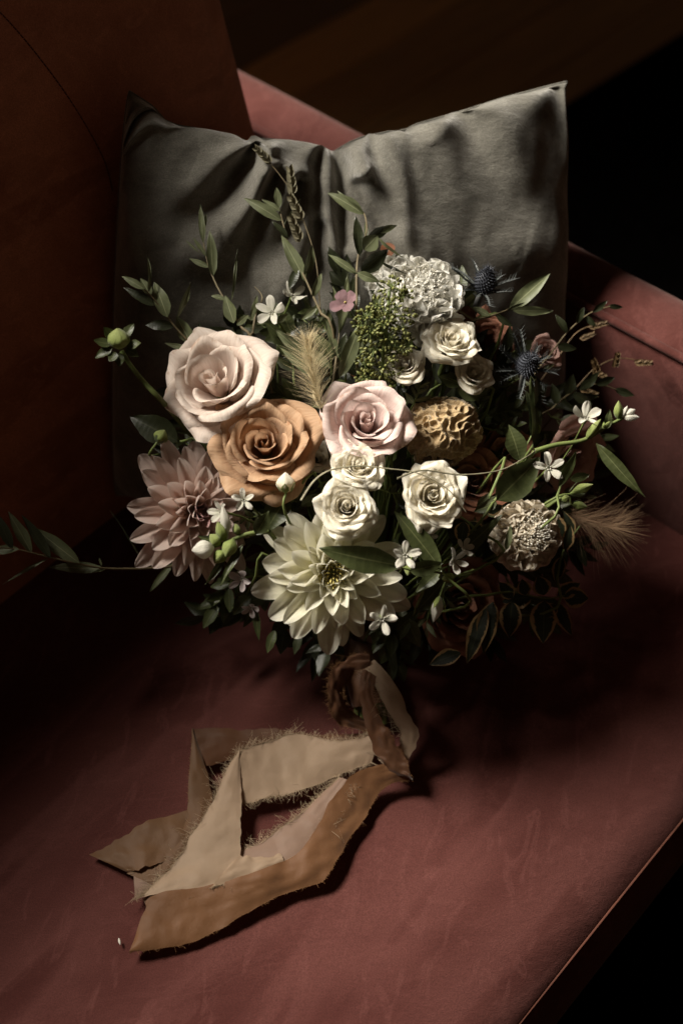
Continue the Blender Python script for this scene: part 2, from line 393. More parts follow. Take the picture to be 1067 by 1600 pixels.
# stitched seam curving down the backrest
def on_back(px, py, lift=0):
    n = FD*math.cos(R(12))+V((0, 0, 1))*math.sin(R(12)); r = ray(px, py)
    t = ((FD*(-.172)+n*lift)-P0).dot(n)/r.dot(n); p = P0+r*t
    z = p.z; s = p.dot(SD)
    top = smoothstep(BT-.10, BT, z)
    return sofa(-.172-lean*z-.05*top*top+.012*math.sin(math.pi*min(1, max(0, z/.55)))+.004*nz((s*4, z*4, 7))+.0004, s, z)
pts = catmull([on_back(x, y) for x, y in ((-60, -30), (0, 20), (60, 92), (110, 165), (150, 240), (163, 290))], 60)
mb = MB()
for i in range(59):
    mb.tube([pts[i].lerp(pts[i+1], .05)-SO, pts[i].lerp(pts[i+1], .5)-SO-FD*.0004, pts[i].lerp(pts[i+1], .95)-SO], .0006, .0006, 5)
mb.build('stitching', M_THREAD, sofa_o)
# arm: rounded rail along F; top outer edge S=.28, inner piping S=.222
AZ = .205
aprof = [(.205, -.095), (.203, 0), (.206, .1), (.209, .16), (.213, .185), (.219, .197), (.228, .203), (.24, .2065), (.255, .208), (.268, .2065), (.277, .2035), (.284, .198), (.288, .188), (.289, .16), (.288, 0), (.286, -.28)]
rows = []
for f in frange(-.50, .50, 60):
    row = []
    for s, z in aprof:
        e = smoothstep(.455, .50, f)
        row.append(sofa(f-.02*e*e, s+(.247-s)*.25*e*e, z-.012*e*e+.0012*nz((f*6, s*30, z*6))))
    rows.append(row)
cen = [rows[-1][0].lerp(rows[-1][-1], i/15) for i in range(16)]
rows.append([p.lerp(c_, .5) for p, c_ in zip(rows[-1], cen)]); rows.append(cen)
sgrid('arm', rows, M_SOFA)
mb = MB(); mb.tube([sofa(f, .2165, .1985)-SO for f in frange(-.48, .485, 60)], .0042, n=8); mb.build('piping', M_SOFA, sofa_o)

# ------------------------------------------------------------------ cushion
def build_cushion():
    T = .082
    BLp, BRp, TLp, TRp = at(183, 775, 1.402), at(876, 770, 1.425), at(203, 140, 1.212), at(886, 131, 1.30)
    cx = (BLp+BRp+TLp+TRp)/4; nrm = (TRp-BLp).cross(TLp-BRp).normalized()
    if nrm.dot(P0-cx) < 0: nrm = -nrm
    def sag(u):
        xs = [-1, -.90, -.84, -.78, -.66, -.55, -.47, -.44, -.3, -.15, -.08, -.03, .05, .2, .24, .3, .5, .7, .9, 1]
        ys = [3, 25, 48, 56, 63, 72, 83, 78, 82, 91, 108, 91, 80, 70, 73, 61, 43, 22, 5, -3]
        return float(np.interp(u, xs, ys))/FPX*1.27
    def px2uv(x, y):
        u = max(-.99, min(.99, (x-540)/344)); lo, hi = -1, 1
        for _ in range(30):
            m_ = (lo+hi)/2; yy = 135+638*(1-m_)/2+sag(u)*FPX/1.27*((m_+1)/2)**1.6
            lo, hi = (m_, hi) if yy > y else (lo, m_)
        return (u, (lo+hi)/2)
    folds = [((512, 238), (524, 345), .034, .013, 1), ((500, 250), (470, 330), .04, .007, 1), ((381, 222), (392, 262), .026, .013, 1), ((392, 258), (330, 330), .04, .010, 1), ((420, 290), (350, 410), .05, .007, 1),
             ((455, 300), (395, 400), .045, .006, 1), ((212, 222), (262, 182), .03, .012, 1), ((205, 190), (235, 165), .03, .006, 1), ((566, 225), (578, 330), .035, .006, 1), ((545, 300), (600, 420), .05, .006, 1), ((622, 208), (640, 235), .025, .007, 1),
             ((690, 200), (742, 325), .06, .005, 1), ((860, 150), (800, 300), .08, .004, 1), ((215, 300), (230, 520), .06, .004, 1), ((480, 340), (460, 460), .05, .005, 1)]
    fuv = [(px2uv(*a), px2uv(*b), w_*1.15, d_*1.45) for a, b, w_, d_, _ in folds]
    def disp(u, v):
        d = 0
        for (ax, ay), (bx, by), w_, dep in fuv:
            ex, ey = bx-ax, by-ay; l2 = ex*ex+ey*ey; t = ((u-ax)*ex+(v-ay)*ey)/l2; tt = min(1, max(0, t))
            ww = w_*(.55+.9*tt)
            wob = .018*nz((u*5, v*5, ax*9))
            px_, py_ = u-ax-ex*tt, v-ay-ey*tt; q = math.hypot(px_, py_); side = (px_*ey-py_*ex)/math.sqrt(l2)+wob
            q = math.hypot(max(0, abs(t-tt))*math.sqrt(l2), side)
            tap = 1-.6*tt**1.5
            d += dep*tap*(-1.25*math.exp(-(q/ww)**2)+1.0*math.exp(-((q-1.7*ww)/ww)**2)*(1 if side < 0 else .6))
        return d
    def point(u, v, sgn):
        u0, v0 = u, v                       # the stuffed face billows past its own seam
        if sgn > 0:
            v = v+.17*math.sin(math.pi*abs(v)**3.2)*(1 if v > 0 else -1)*(1-u0**6); u = u+.10*math.sin(math.pi*abs(u)**3.2)*(1 if u > 0 else -1)*(1-v0**6)
        top = BLp.lerp(BRp, (u+1)/2).lerp(TLp.lerp(TRp, (u+1)/2), (v+1)/2)
        ux = (TRp-TLp).normalized(); vy = (TLp-BLp).normalized()
        pull = (u*.008 if u < 0 else -u*.004)*max(0, 1-v*v)**.6*(1 if u > 0 else abs(u))
        p = top+ux*pull-vy*(sag(max(-1, min(1, u)))*max(0, (v+1)/2)**1.6)
        u, v = u0, v0
        prof_ = ((1-u*u)**.58)*((1-v*v)**.52)
        th = T*prof_
        # the top karate chop thins the pad
        th *= 1-.30*math.exp(-((u+.08)/.22)**2)*smoothstep(.1, 1, v)
        e = smoothstep(0, .035, min(1-abs(u), 1-abs(v)))
        if sgn > 0: th += disp(u, v)*e+.007*e*nz((u*2.2, v*2.2, 3))+.0026*e*nz((u*6+v*2, v*5, 5))+.0012*e*nz((u*14, v*9, 8))
        return p+nrm*(th if sgn > 0 else -th)
    us = [math.sin(math.pi/2*x)*.6+x*.4 for x in frange(-1, 1, 181)]; vs_ = [math.sin(math.pi/2*x)*.6+x*.4 for x in frange(-1, 1, 171)]
    base = BLp.lerp(BRp, .5)
    o = empty('cushion', base, 'square grey velvet cushion with a dented top edge leaning behind the bouquet', 'cushion')
    rows = [[point(u, v, 1)-base for u in us] for v in vs_]
    v1, f1, u1 = grid_data(rows); mesh('front_cover', v1, f1, M_PILLOW, o, u1)
    us2, vs2 = us[::3], vs_[::3]
    if us2[-1] != us[-1]: us2.append(us[-1])
    if vs2[-1] != vs_[-1]: vs2.append(vs_[-1])
    rows = [[point(u, v, -1)-base for u in us2] for v in vs2]
    v1, f1, u1 = grid_data(rows); mesh('back_cover', v1, f1, M_PILLOW, o, u1)
    mb = MB(); loop = [point(u, 1, 1) for u in us[::3]]+[point(1, v, 1) for v in vs_[::-3]]+[point(u, -1, 1) for u in us[::-3]]+[point(-1, v, 1) for v in vs_[::3]]
    lp = [p-base for i, p in enumerate(loop) if i == 0 or (p-loop[i-1]).length > 1e-4]; lp.append(lp[0]); mb.tube([p-nrm*.003 for p in lp], .0009, n=6); mb.build('edge_seam', M_PILLOW, o)
build_cushion()

# ------------------------------------------------------------------ petals, leaves
BIND = at(566, 1015, 1.312)          # where all stems are tied
FLOWERS = []
def flower_matrix(px, py, dep, tx, ty, spin=0, back=0):
    FLOWERS.append((px, py))
    ax = (-FW + RT*tx + UP*ty).normalized(); x = (RT-ax*RT.dot(ax)).normalized(); y = ax.cross(x)
    c, s = math.cos(spin), math.sin(spin); x2 = x*c+y*s; y2 = ax.cross(x2)
    p = at(px, py, dep)-ax*back
    return Matrix(((x2.x, y2.x, ax.x, p.x), (x2.y, y2.y, ax.y, p.y), (x2.z, y2.z, ax.z, p.z), (0, 0, 0, 1)))
def stem_part(o, M, r=.0022, mat=None, start=(0, 0, 0), target=None, bow=.35):
    b = M.inverted() @ (target or BIND); a = V(start)
    L_ = (b-a).length; c = a+V((0, 0, -1))*L_*bow
    pts = [a*(1-t)**2+c*2*t*(1-t)+b*t*t for t in frange(0, 1, 9)]
    mb = MB(); mb.tube(pts, r, r*1.1, 6); return mb.build('stem', mat or M_STEM, o)
def mm(dep): return dep/FPX

def rose_petal(Rr, t, az, seed, spiral=1.0, openness=1.0, frill=1.0, nu=13, nv=15):
    rr = random.Random(seed)
    T_ = (0, .2, .35, .6, .8, 1); I = lambda ys: float(np.interp(t, T_, ys))
    phi = I((-5, 1, 14*openness, 26*openness, 40*openness, 54*openness))+rr.uniform(-5, 5)
    Ln = Rr*.90*I((.84, .87, .88, .98, 1.08, 1.16))*rr.uniform(.94, 1.05); Wd = Rr*I((.20, .30, .55, .80, .92, .98))*rr.uniform(.9, 1.08)
    rb = Rr*I((.03, .05, .08, .10, .12, .13)); a0 = I((4, 12, 40*openness, 52*openness, 58*openness, 66*openness))
    curl = I((8, 24, 60, 95, 128, 150))*rr.uniform(.75, 1.2); cs = I((.90, .86, .82, .77, .72, .66))+rr.uniform(-.04, .04)
    tipp = rr.uniform(.02, .12)*min(1, t*2.5); skew = rr.uniform(-.3, .3)
    rows = []
    prof_cache = {}
    for j in range(nv):
        v = j/(nv-1); row = []
        for i in range(nu):
            u = -1+2*i/(nu-1)
            Lu = Ln*(1-.24*abs(u)**2.6+tipp*math.exp(-((u-skew)/.22)**2)+.022*frill*nz((u*3+seed, seed*.37, 0)))
            cu = curl*(.34+.95*min(1.1, abs(u-skew)**.9)+.5*nz((u*1.5, seed*1.3, 2)))
            r_, z_ = rb, 0.0; K = 14; ds = Lu*v/K
            for k in range(K):
                s_ = (k+.5)/K*v
                a = lerp(a0, phi, smoothstep(0, .6, s_)) + cu*smoothstep(cs, 1.06, s_)
                a = R(a); r_ += math.sin(a)*ds; z_ += math.cos(a)*ds
            shape = (.34+.66*smoothstep(0, .62, v))*(1-.30*smoothstep(.72, 1.0, v))
            half = min(2.1 if t < .25 else 1.18, Wd*shape/max(r_ if j < nv*.75 else r_*.9, Rr*.10))
            rs = r_*(1+.20*spiral*u*(1-.4*t)) + Rr*.05*t*abs(u)**3
            ang = az+u*half
            nn = Rr*(.018+.028*frill*v*v)
            q = V((math.cos(ang)*rs, math.sin(ang)*rs, z_))
            q += V((nz(q/Rr*2.6+V((seed, 0, 0))), nz(q/Rr*2.6+V((0, seed, 0))), nz(q/Rr*2.6+V((0, 0, seed)))))*nn
            q.z += Rr*.03*frill*nz((u*4.5, v*3, seed*.7))*v*v
            row.append(q)
        rows.append(row)
    return grid_data(rows)

def rose(label, px, py, size, tx, ty, mat, group, n=30, dep=None, openness=1.0, spin=0, frill=1.0, seed=1, name='rose', tmax=1.0, cat='rose', fine=False, droop=(), spiral=1.0):
    d = dome(px, py) if dep is None else dep
    Rr = size/2*mm(d)
    M = flower_matrix(px, py, d, tx, ty, spin, Rr*.62)
    o = empty(name, M, label, cat, group)
    for i in range(n):
        t = (i/(n-1))**.85*tmax
        az = i*2.39996+(rnd.random()-.5)*(.35 if spiral > .9 else 1.3)
        g_ = rose_petal(Rr, t, az, seed*37.1+i*3.7, spiral, openness, frill, 21 if fine else 13, 22 if fine else 14)
        mesh('petal', g_[0], g_[1], mat, o, g_[2])
    mb = MB(); mb.ell((0, 0, -Rr*.22), (0, 0, 1), Rr*.34, Rr*.16, 10, 6); mb.build('calyx', M_STEM, o)
    for k in range(5):
        leaf_obj('sepal', o, V((0, 0, -.02*Rr)), V((math.cos(k*1.257), math.sin(k*1.257), -.15)), V((0, 0, 1)), Rr*.65, Rr*.13, M_LEAF, bend=-.5)
    stem_part(o, M, .0024, start=(0, 0, -Rr*.2))
    return o

def strap(L_, W_, a0, a1, cup, az, rb, zb, seed=0, tipcurl=0, blunt=.5, groove=.0, nu=7, nv=11, wav=.0, base_w=.35, twist=0):
    """petal of a composite flower: a strap that leaves the axis at angle a0 and ends at a1"""
    rows = []; r_, z_ = rb, zb; K = nv-1
    ca, sa = math.cos(az), math.sin(az); prev = 0
    for j in range(nv):
        v = 1-(1-j/K)**1.45; dv = v-(1-(1-(j-1)/K)**1.45) if j else 0
        a = R(lerp(a0, a1, v)+tipcurl*smoothstep(.78, 1, v))
        if j: r_ += math.sin(a)*L_*dv; z_ += math.cos(a)*L_*dv
        wv = W_*(base_w+(1-base_w)*smoothstep(0, .5, v))*max(0.02, (1-max(0, (v-blunt)/(1-blunt))**2.2))**.55
        nrm = V((-math.cos(a), 0, math.sin(a)))
        row = []
        for i in range(nu):
            u = -1+2*i/(nu-1)
            p = V((r_, u*wv, z_))+nrm*(cup*wv*(u*u)-groove*wv*math.cos(u*math.pi*2.0)*.5+wav*L_*nz((u*2, v*3, seed))+twist*u*wv*v)
            row.append(V((p.x*ca-p.y*sa, p.x*sa+p.y*ca, p.z)))
        rows.append(row)
    return grid_data(rows)

def leaf_data(L_, W_, bend=.3, cup=.25, wavy=.06, seed=0, nu=7, nv=13, blunt=.45, tip=1.5):
    rows = []; y, z = 0, 0
    for j in range(nv):
        v = j/(nv-1); a = -bend*v*1.2
        if j: y += math.cos(a)*L_/(nv-1); z += math.sin(a)*L_/(nv-1)
        wv = W_*max(.012, (math.sin(math.pi*min(1, v**.82))**.85))*(1-.25*max(0, v-.6))
        row = []
        for i in range(nu):
            u = -1+2*i/(nu-1)
            row.append(V((u*wv*(1+.12*nz((v*6, u, seed))*abs(u)), y, z+cup*wv*u*u*.9+wavy*L_*nz((u*1.5+seed, v*3.5, seed*.3))*abs(u)+wavy*.4*L_*nz((v*2, seed, 1)))))
        rows.append(row)
    return grid_data(rows)
LEAF_CACHE = {}
def leaf_obj(name, parent, pos, direction, normal, L_, W_, mat, bend=.3, cup=.25, wavy=.05, seed=None):
    y = V(direction).normalized(); zz = V(normal); zz = (zz-y*zz.dot(y))
    zz = zz.normalized() if zz.length > 1e-6 else y.orthogonal().normalized(); x = y.cross(zz)
    seed = rnd.random()*50 if seed is None else seed
    g_ = leaf_data(L_, W_, bend, cup, wavy, seed)
    M = Matrix(((x.x, y.x, zz.x, pos[0]), (x.y, y.y, zz.y, pos[1]), (x.z, y.z, zz.z, pos[2]), (0, 0, 0, 1)))
    return mesh(name, g_[0], g_[1], mat, parent, g_[2], M)

def pix_leaf(name, parent, org, bx, by, tx, ty, w, d0, d1, mat, roll=0, bend=.25, cup=.25, wavy=.04):
    """leaf from photo pixel (bx,by) at depth d0 to (tx,ty) at depth d1, w pixels wide"""
    a, b = at(bx, by, d0), at(tx, ty, d1); y = (b-a)
    Ln = y.length*(1+.12*bend); view = (P0-a).normalized(); side = y.normalized().cross(view)
    n = view*math.cos(roll)+side*math.sin(roll)
    ax = y.normalized()
    # start the leaf pitched up so that the bend brings its tip to the target
    n2 = (n-ax*n.dot(ax)).normalized(); ax2 = (ax+n2*bend*.6).normalized()
    return leaf_obj(name, parent, a-org, ax2, n, Ln, w/2*mm((d0+d1)/2), mat, bend, cup, wavy)

def sprig(name, label, cat, stem, dep, leaves, mat, stem_mat, group=None, r=.0011, rtip=.0005, leaf_name='leaf', root=True):
    """stem: photo pixels from base to tip; dep: (base depth, tip depth)"""
    n = len(stem); pts = [at(x, y, lerp(dep[0], dep[1], i/(n-1))) for i, (x, y) in enumerate(stem)]
    base = pts[0]; o = empty(name, base, label, cat, group)
    line = catmull(pts, n*5)
    mb = MB(); mb.tube([p-base for p in line], r, rtip, 6); wk = .8 if mat is M_OLIVE else 1
    if root:
        d_ = (line[0]-line[1]).normalized()
        q = [base, base+d_*.03+FW*.01, base.lerp(BIND, .6)+FW*.03, BIND]
        mb.tube([p-base for p in catmull(q, 12)], r, r*1.2, 5)
    mb.build('stem', stem_mat, o)
    for lf in leaves:
        bx, by, tx, ty, w_ = lf[:5]; roll = lf[5] if len(lf) > 5 else 0; dz = lf[6] if len(lf) > 6 else 0; m2 = lf[7] if len(lf) > 7 else mat
        # depth at the stem point nearest to the leaf's base
        k = min(range(n), key=lambda i: (stem[i][0]-bx)**2+(stem[i][1]-by)**2); d0 = lerp(dep[0], dep[1], k/(n-1))-.0008
        pix_leaf(leaf_name, o, base, bx, by, tx, ty, w_*wk, d0, d0+dz, m2, roll, bend=rnd.uniform(.1, .45))
    return o

# ------------------------------------------------------------------ large roses
G_ROSE = 'large roses of the bouquet'
rose('large pale blush rose at the upper left of the bouquet, above the amber rose', 330, 590, 196, -.25, .38, M_ROSE_PALE, G_ROSE, 22, 1.165, .98, .4, 1.0, 3, fine=True)
rose('amber caramel rose between the pale blush rose and the fluffy grass head', 412, 690, 182, -.02, .30, M_ROSE_AMBER, G_ROSE, 26, 1.150, 1.0, 1.5, .8, 5, fine=True)
rose('soft pink rose right of the amber rose, below the green berry cluster', 573, 655, 164, .05, .35, M_ROSE_PINK, G_ROSE, 22, 1.155, .92, 2.2, .9, 8, fine=True)
G_DARK = 'rust and dusky roses deep in the bouquet'
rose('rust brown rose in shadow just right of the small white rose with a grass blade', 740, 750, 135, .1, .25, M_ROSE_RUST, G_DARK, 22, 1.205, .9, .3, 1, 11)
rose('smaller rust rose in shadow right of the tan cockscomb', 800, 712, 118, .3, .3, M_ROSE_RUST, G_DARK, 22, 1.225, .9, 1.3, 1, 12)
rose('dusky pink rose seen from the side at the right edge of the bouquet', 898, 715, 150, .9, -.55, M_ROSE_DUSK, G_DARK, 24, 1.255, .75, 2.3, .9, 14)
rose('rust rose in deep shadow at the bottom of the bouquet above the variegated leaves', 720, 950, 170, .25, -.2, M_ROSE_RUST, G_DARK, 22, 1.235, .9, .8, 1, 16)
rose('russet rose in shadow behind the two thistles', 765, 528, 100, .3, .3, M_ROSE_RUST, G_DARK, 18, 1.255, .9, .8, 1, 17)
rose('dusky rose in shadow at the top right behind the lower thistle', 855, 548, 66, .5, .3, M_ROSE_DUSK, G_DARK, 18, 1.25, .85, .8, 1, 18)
# ------------------------------------------------------------------ small ivory spray roses
G_SPRAY = 'small ivory spray roses'
rose('ivory spray rose directly above the white dahlia', 542, 790, 104, -.05, .22, M_ROSE_IVORY, G_SPRAY, 34, 1.128, .95, .2, 2.2, 21, 'spray_rose', fine=True, spiral=.25)
rose('ivory spray rose just below the soft pink rose', 560, 726, 96, .1, .55, M_ROSE_IVORY, G_SPRAY, 30, 1.14, .95, 1.2, 2.2, 22, 'spray_rose', spiral=.25)
rose('ruffled white spray rose crossed by a grass blade', 678, 772, 112, .05, .2, M_ROSE_IVORY, G_SPRAY, 32, 1.145, 1.1, 2.2, 3.2, 23, 'spray_rose', fine=True, spiral=.25)
rose('ivory spray rose right below the white scabious', 708, 528, 98, .2, .6, M_ROSE_IVORY, G_SPRAY, 30, 1.185, 1.0, 3.2, 2.2, 24, 'spray_rose', spiral=.25)
rose('ivory spray rose beside the foot of the green berry cluster', 632, 568, 76, -.05, .4, M_ROSE_IVORY, G_SPRAY, 24, 1.18, .85, .6, 1.2, 25, 'spray_rose', spiral=.25)
rose('shaded ivory spray rose above the tan cockscomb', 742, 580, 76, .25, .3, M_ROSE_IVORY, G_SPRAY, 24, 1.195, .85, 1.6, 1.2, 26, 'spray_rose', spiral=.25)
rose('ivory spray rose mostly hidden under the white scabious', 672, 490, 92, .1, -.35, M_ROSE_IVORY, G_SPRAY, 22, 1.215, .8, 1.9, 1.2, 27, 'spray_rose', spiral=.25)
rose('cream spray rose in shade between the amber rose and the soft pink rose', 497, 715, 60, 0, .25, M_ROSE_IVORY, G_SPRAY, 20, 1.195, .85, 1.9, 1.2, 28, 'spray_rose', spiral=.25)

# ------------------------------------------------------------------ dahlias
def dahlia(label, px, py, size, tx, ty, dep, mat, mat_c, n=96, spin=0, seed=0, wf=.125, heart=None):
    Rr = size/2*mm(dep); M = flower_matrix(px, py, dep, tx, ty, spin, Rr*.30)
    o = empty('dahlia', M, label, 'dahlia', 'dahlias of the bouquet'); rr = random.Random(seed)
    for i in range(9 if heart else 0, n):
        t = i/(n-1)
        az = i*2.39996+rr.uniform(-.12, .12)
        Ln = Rr*lerp(.13, .97, t**.72)*rr.uniform(.84, 1.1)
        Wd = Rr*lerp(.035, wf, t**.6)*rr.uniform(.88, 1.1)
        a1 = lerp(-12, 96, t**.62)+rr.uniform(-7, 7); a0 = lerp(6, 84, t**.5)
        rb = Rr*lerp(.01, .07, t); zb = Rr*lerp(.27, .0, t**.8)
        g_ = strap(Ln, Wd, a0, a1, lerp(1.3, .55, t)*rr.uniform(.7, 1.2), az, rb, zb, i*1.7+seed, rr.uniform(-26, 14), lerp(.5, .66, rr.random()), .16*min(1, t*2), 9, 15, .026, .22, rr.uniform(-.4, .4))
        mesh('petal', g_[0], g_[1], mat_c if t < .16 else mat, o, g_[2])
    if heart:
        mb = MB()
        for i in range(60):
            q = math.sqrt(i/60)*Rr*.13; az = i*2.39996
            mb.ell((math.cos(az)*q, math.sin(az)*q, Rr*(.36-.9*q/Rr*.5)), (math.cos(az)*.35, math.sin(az)*.35, 1), Rr*.13*rr.uniform(.8, 1.2), Rr*.014, 5, 4)
        mb.build('heart', heart, o)
    mb = MB(); mb.ell((0, 0, -Rr*.18), (0, 0, 1), Rr*.22, Rr*.2, 10, 6); mb.build('calyx', M_STEM, o)
    stem_part(o, M, .003, start=(0, 0, -Rr*.16))
dahlia('ivory white dahlia with greenish heart at the bottom of the bouquet', 519, 895, 272, -.02, -.10, 1.145, M_DAHLIA_W, M_DAHLIA_W, 74, .3, 4, .15, M_HEART)
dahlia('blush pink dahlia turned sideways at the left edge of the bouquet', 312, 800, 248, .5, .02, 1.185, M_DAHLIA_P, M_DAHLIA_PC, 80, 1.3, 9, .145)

# ------------------------------------------------------------------ scabious heads
def scabious(label, px, py, size, tx, ty, dep, mat, seed, elong=1.0, pins=170):
    Rr = size/2*mm(dep); M = flower_matrix(px, py, dep, tx, ty, seed, Rr*.85)
    o = empty('scabious', M, label, 'scabious', 'round scabious heads'); rr = random.Random(seed)
    nf = 64
    for i in range(nf):
        t = (i+.5)/nf; ct = 1-t*1.25; st = math.sqrt(max(0, 1-ct*ct)); az = i*2.39996
        dr = V((math.cos(az)*st, math.sin(az)*st, ct*elong)).normalized()
        base = V((dr.x*Rr*.55, dr.y*Rr*.55, dr.z*Rr*.55*elong+Rr*.25))
        z_ = (dr+V((rr.uniform(-.3, .3), rr.uniform(-.3, .3), rr.uniform(-.3, .3)))).normalized(); x_ = z_.orthogonal().normalized(); y_ = z_.cross(x_)
        mb = MB(); q = Rr*lerp(.19, .50, smoothstep(.1, .75, t))
        for k in range(4 if t > .25 else 5):
            g_ = strap(q*rr.uniform(1.2, 1.7), q*rr.uniform(.55, .85), 16, rr.uniform(45, 80), rr.uniform(-.3, .6), k*1.5708+rr.uniform(-.4, .4), q*.06, 0, i*3.1+k, rr.uniform(-20, 40), .6, .35, 9, 8, .10, .3)
            mb.add(*g_)
        fl = mb.build('floret', mat, o, Matrix(((x_.x, y_.x, z_.x, base.x), (x_.y, y_.y, z_.y, base.y), (x_.z, y_.z, z_.z, base.z), (0, 0, 0, 1))))
    mb = MB()
    for i in range(pins):
        t = (i+.5)/pins; ct = 1-t*.36; st = math.sqrt(1-ct*ct); az = i*2.39996+rr.uniform(-.1, .1); dr = V((math.cos(az)*st, math.sin(az)*st, ct))
        a = V((dr.x*Rr*.6, dr.y*Rr*.6, dr.z*Rr*.6*elong+Rr*.25)); b = a+dr*Rr*rr.uniform(.2, .3)
        mb.strand([a, b], Rr*.011); mb.ell(b-dr*Rr*.02, dr+V((rr.uniform(-.5, .5), rr.uniform(-.5, .5), 0)), Rr*.085, Rr*.022, 4, 3)
    tag(mb.build('pin', M_PIN, o), kind='stuff')
    stem_part(o, M, .0022, start=(0, 0, Rr*.1))
scabious('big white ruffled scabious at the top right of the bouquet', 662, 442, 118, .12, .75, 1.2, M_SCAB, 3, 1.0, 130)
scabious('white scabious half hidden behind the big scabious and the olive twigs', 612, 428, 84, -.3, .6, 1.24, M_SCAB, 4, 1.0, 60)
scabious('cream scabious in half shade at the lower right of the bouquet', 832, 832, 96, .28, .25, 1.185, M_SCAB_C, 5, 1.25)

# ------------------------------------------------------------------ cockscomb (labyrinth relief)
_rs = np.random.RandomState(5); _k = _rs.randn(70, 3); _k /= np.linalg.norm(_k, axis=1)[:, None]; _k *= 2*np.pi/.30*(1+.10*_rs.randn(70, 1)); _ph = _rs.rand(70)*6.283
def labyrinth(P_):                     # isotropic one-wavelength field: brain-like ridges all over a ball
    return np.cos(P_ @ _k.T+_ph).sum(1)/math.sqrt(35)
def cockscomb(label, px, py, size, tx, ty, dep):
    Rr = size/2*mm(dep); M = flower_matrix(px, py, dep, tx, ty, .4, Rr*.7)
    o = empty('cockscomb', M, label, 'cockscomb'); n = 210; rows = []; dirs = []
    for j in range(n):
        for i in range(n):
            a, b = -1+2*i/(n-1), -1+2*j/(n-1); x = a*math.sqrt(1-b*b/2); y = b*math.sqrt(1-a*a/2); q = math.hypot(x, y); th = q*R(118)
            dirs.append((0, 0, 1) if q < 1e-6 else (x/q*math.sin(th), y/q*math.sin(th), math.cos(th)))
    LABV = np.clip(1-np.abs(labyrinth(np.array(dirs)))/.85, 0, 1)**.6
    for j in range(n):
        row = []
        for i in range(n):
            a, b = -1+2*i/(n-1), -1+2*j/(n-1)
            # square to disc, then to a dome that passes the equator
            x = a*math.sqrt(1-b*b/2); y = b*math.sqrt(1-a*a/2); q = math.hypot(x, y); th = q*R(118)
            d = V((0, 0, 1)) if q < 1e-6 else V((x/q*math.sin(th), y/q*math.sin(th), math.cos(th)))
            lump = 1+.13*nz(d*1.7+V((3, 1, 5)))+.07*nz(d*3.5)
            h = LABV[j*n+i]
            row.append(V((d.x*1.08, d.y*.95, d.z*.85))*Rr*(.84*lump+.14*h+.02*nz(d*22))+V((0, 0, Rr*.1)))
        rows.append(row)
    g_ = grid_data(rows); mesh('comb', g_[0], g_[1], M_CELOSIA, o, g_[2])
    stem_part(o, M, .004, start=(0, 0, -Rr*.2))
cockscomb('tan brain like cockscomb right of the soft pink rose', 698, 662, 122, .15, .3, 1.185)

# ------------------------------------------------------------------ poppy pod
def pod(px, py, size, dep):
    Rr = size/2*mm(dep); M = flower_matrix(px, py, dep, .1, .5, 0, Rr*.9)
    o = empty('poppy_pod', M, 'dark ribbed poppy seed pod above the ruffled white spray rose', 'seed pod')
    mb = MB(); rows = []
    for j in range(14):
        v = j/13; r_ = Rr*.8*math.sin(math.pi*(.12+.72*v))**.8
        rows.append([V((math.cos(k*2*math.pi/48)*r_*(1+.06*math.cos(12*k*2*math.pi/48)), math.sin(k*2*math.pi/48)*r_*(1+.06*math.cos(12*k*2*math.pi/48)), Rr*1.2*v-Rr*.3)) for k in range(49)])
    mb.add(*grid_data(rows)); mb.build('capsule', M_POD, o)
    mb = MB(); rows = []
    for j in range(6):
        v = j/5
        rows.append([V((math.cos(k*2*math.pi/72)*Rr*(.05+.95*v)*(1+.07*v*math.cos(12*k*2*math.pi/72)), math.sin(k*2*math.pi/72)*Rr*(.05+.95*v)*(1+.07*v*math.cos(12*k*2*math.pi/72)), Rr*(.92+.12*v*v)+Rr*.07*math.cos(12*k*2*math.pi/72)*(.3+v))) for k in range(73)])
    mb.add(*grid_data(rows)); mb.build('crown', M_POD, o)
    stem_part(o, M, .002, start=(0, 0, -Rr*.3))
pod(683, 722, 46, 1.188)

# ------------------------------------------------------------------ star flowers and buds
G_STAR = 'little white star flowers'
def star(label, px, py, size, tx, ty, spin, dep=None, mat=None, refl=78, to=None):
    d = dome(px, py)-.02 if dep is None else dep; Rr = size*.45*mm(d); M = flower_matrix(px, py, d, tx, ty, spin, Rr*.1)
    o = empty('star_flower', M, label, 'star flower', G_STAR)
    for k in range(5):
        g_ = strap(Rr*rnd.uniform(.92, 1.05), Rr*rnd.uniform(.2, .26), 55, refl+rnd.uniform(-22, 24), rnd.uniform(-.5, .7), k*1.2566+rnd.uniform(-.12, .12), Rr*.05, 0, k*2.2+px, rnd.uniform(-45, 45), .62, .2, 7, 10, .05, .3, rnd.uniform(-.8, .8))
        mesh('petal', g_[0], g_[1], mat or M_STAR, o, g_[2])
    mb = MB()
    for k in range(5): mb.ell((math.cos(k*1.257)*Rr*.09, math.sin(k*1.257)*Rr*.09, Rr*.02), (math.cos(k*1.257)*.3, math.sin(k*1.257)*.3, 1), Rr*.16, Rr*.06, 6, 4)
    mb.build('corona', M_STAR, o)
    mb = MB(); mb.ell((0, 0, Rr*.05), (0, 0, -1), Rr*.55, Rr*.13, 8, 5); mb.build('calyx', M_STEM, o)
    stem_part(o, M, .0009, start=(0, 0, -Rr*.4), target=to)
star('white star flower beside the rim of the amber rose, above the bud spray', 381, 781, 46, -.1, .1, .4, 1.135)
star('white star flower right of the white dahlia heart', 633, 868, 58, .1, .15, .35, 1.115)
star('white star flower in profile right of the white dahlia, lower of the pair', 710, 876, 54, .75, .2, .9, 1.16, refl=60)
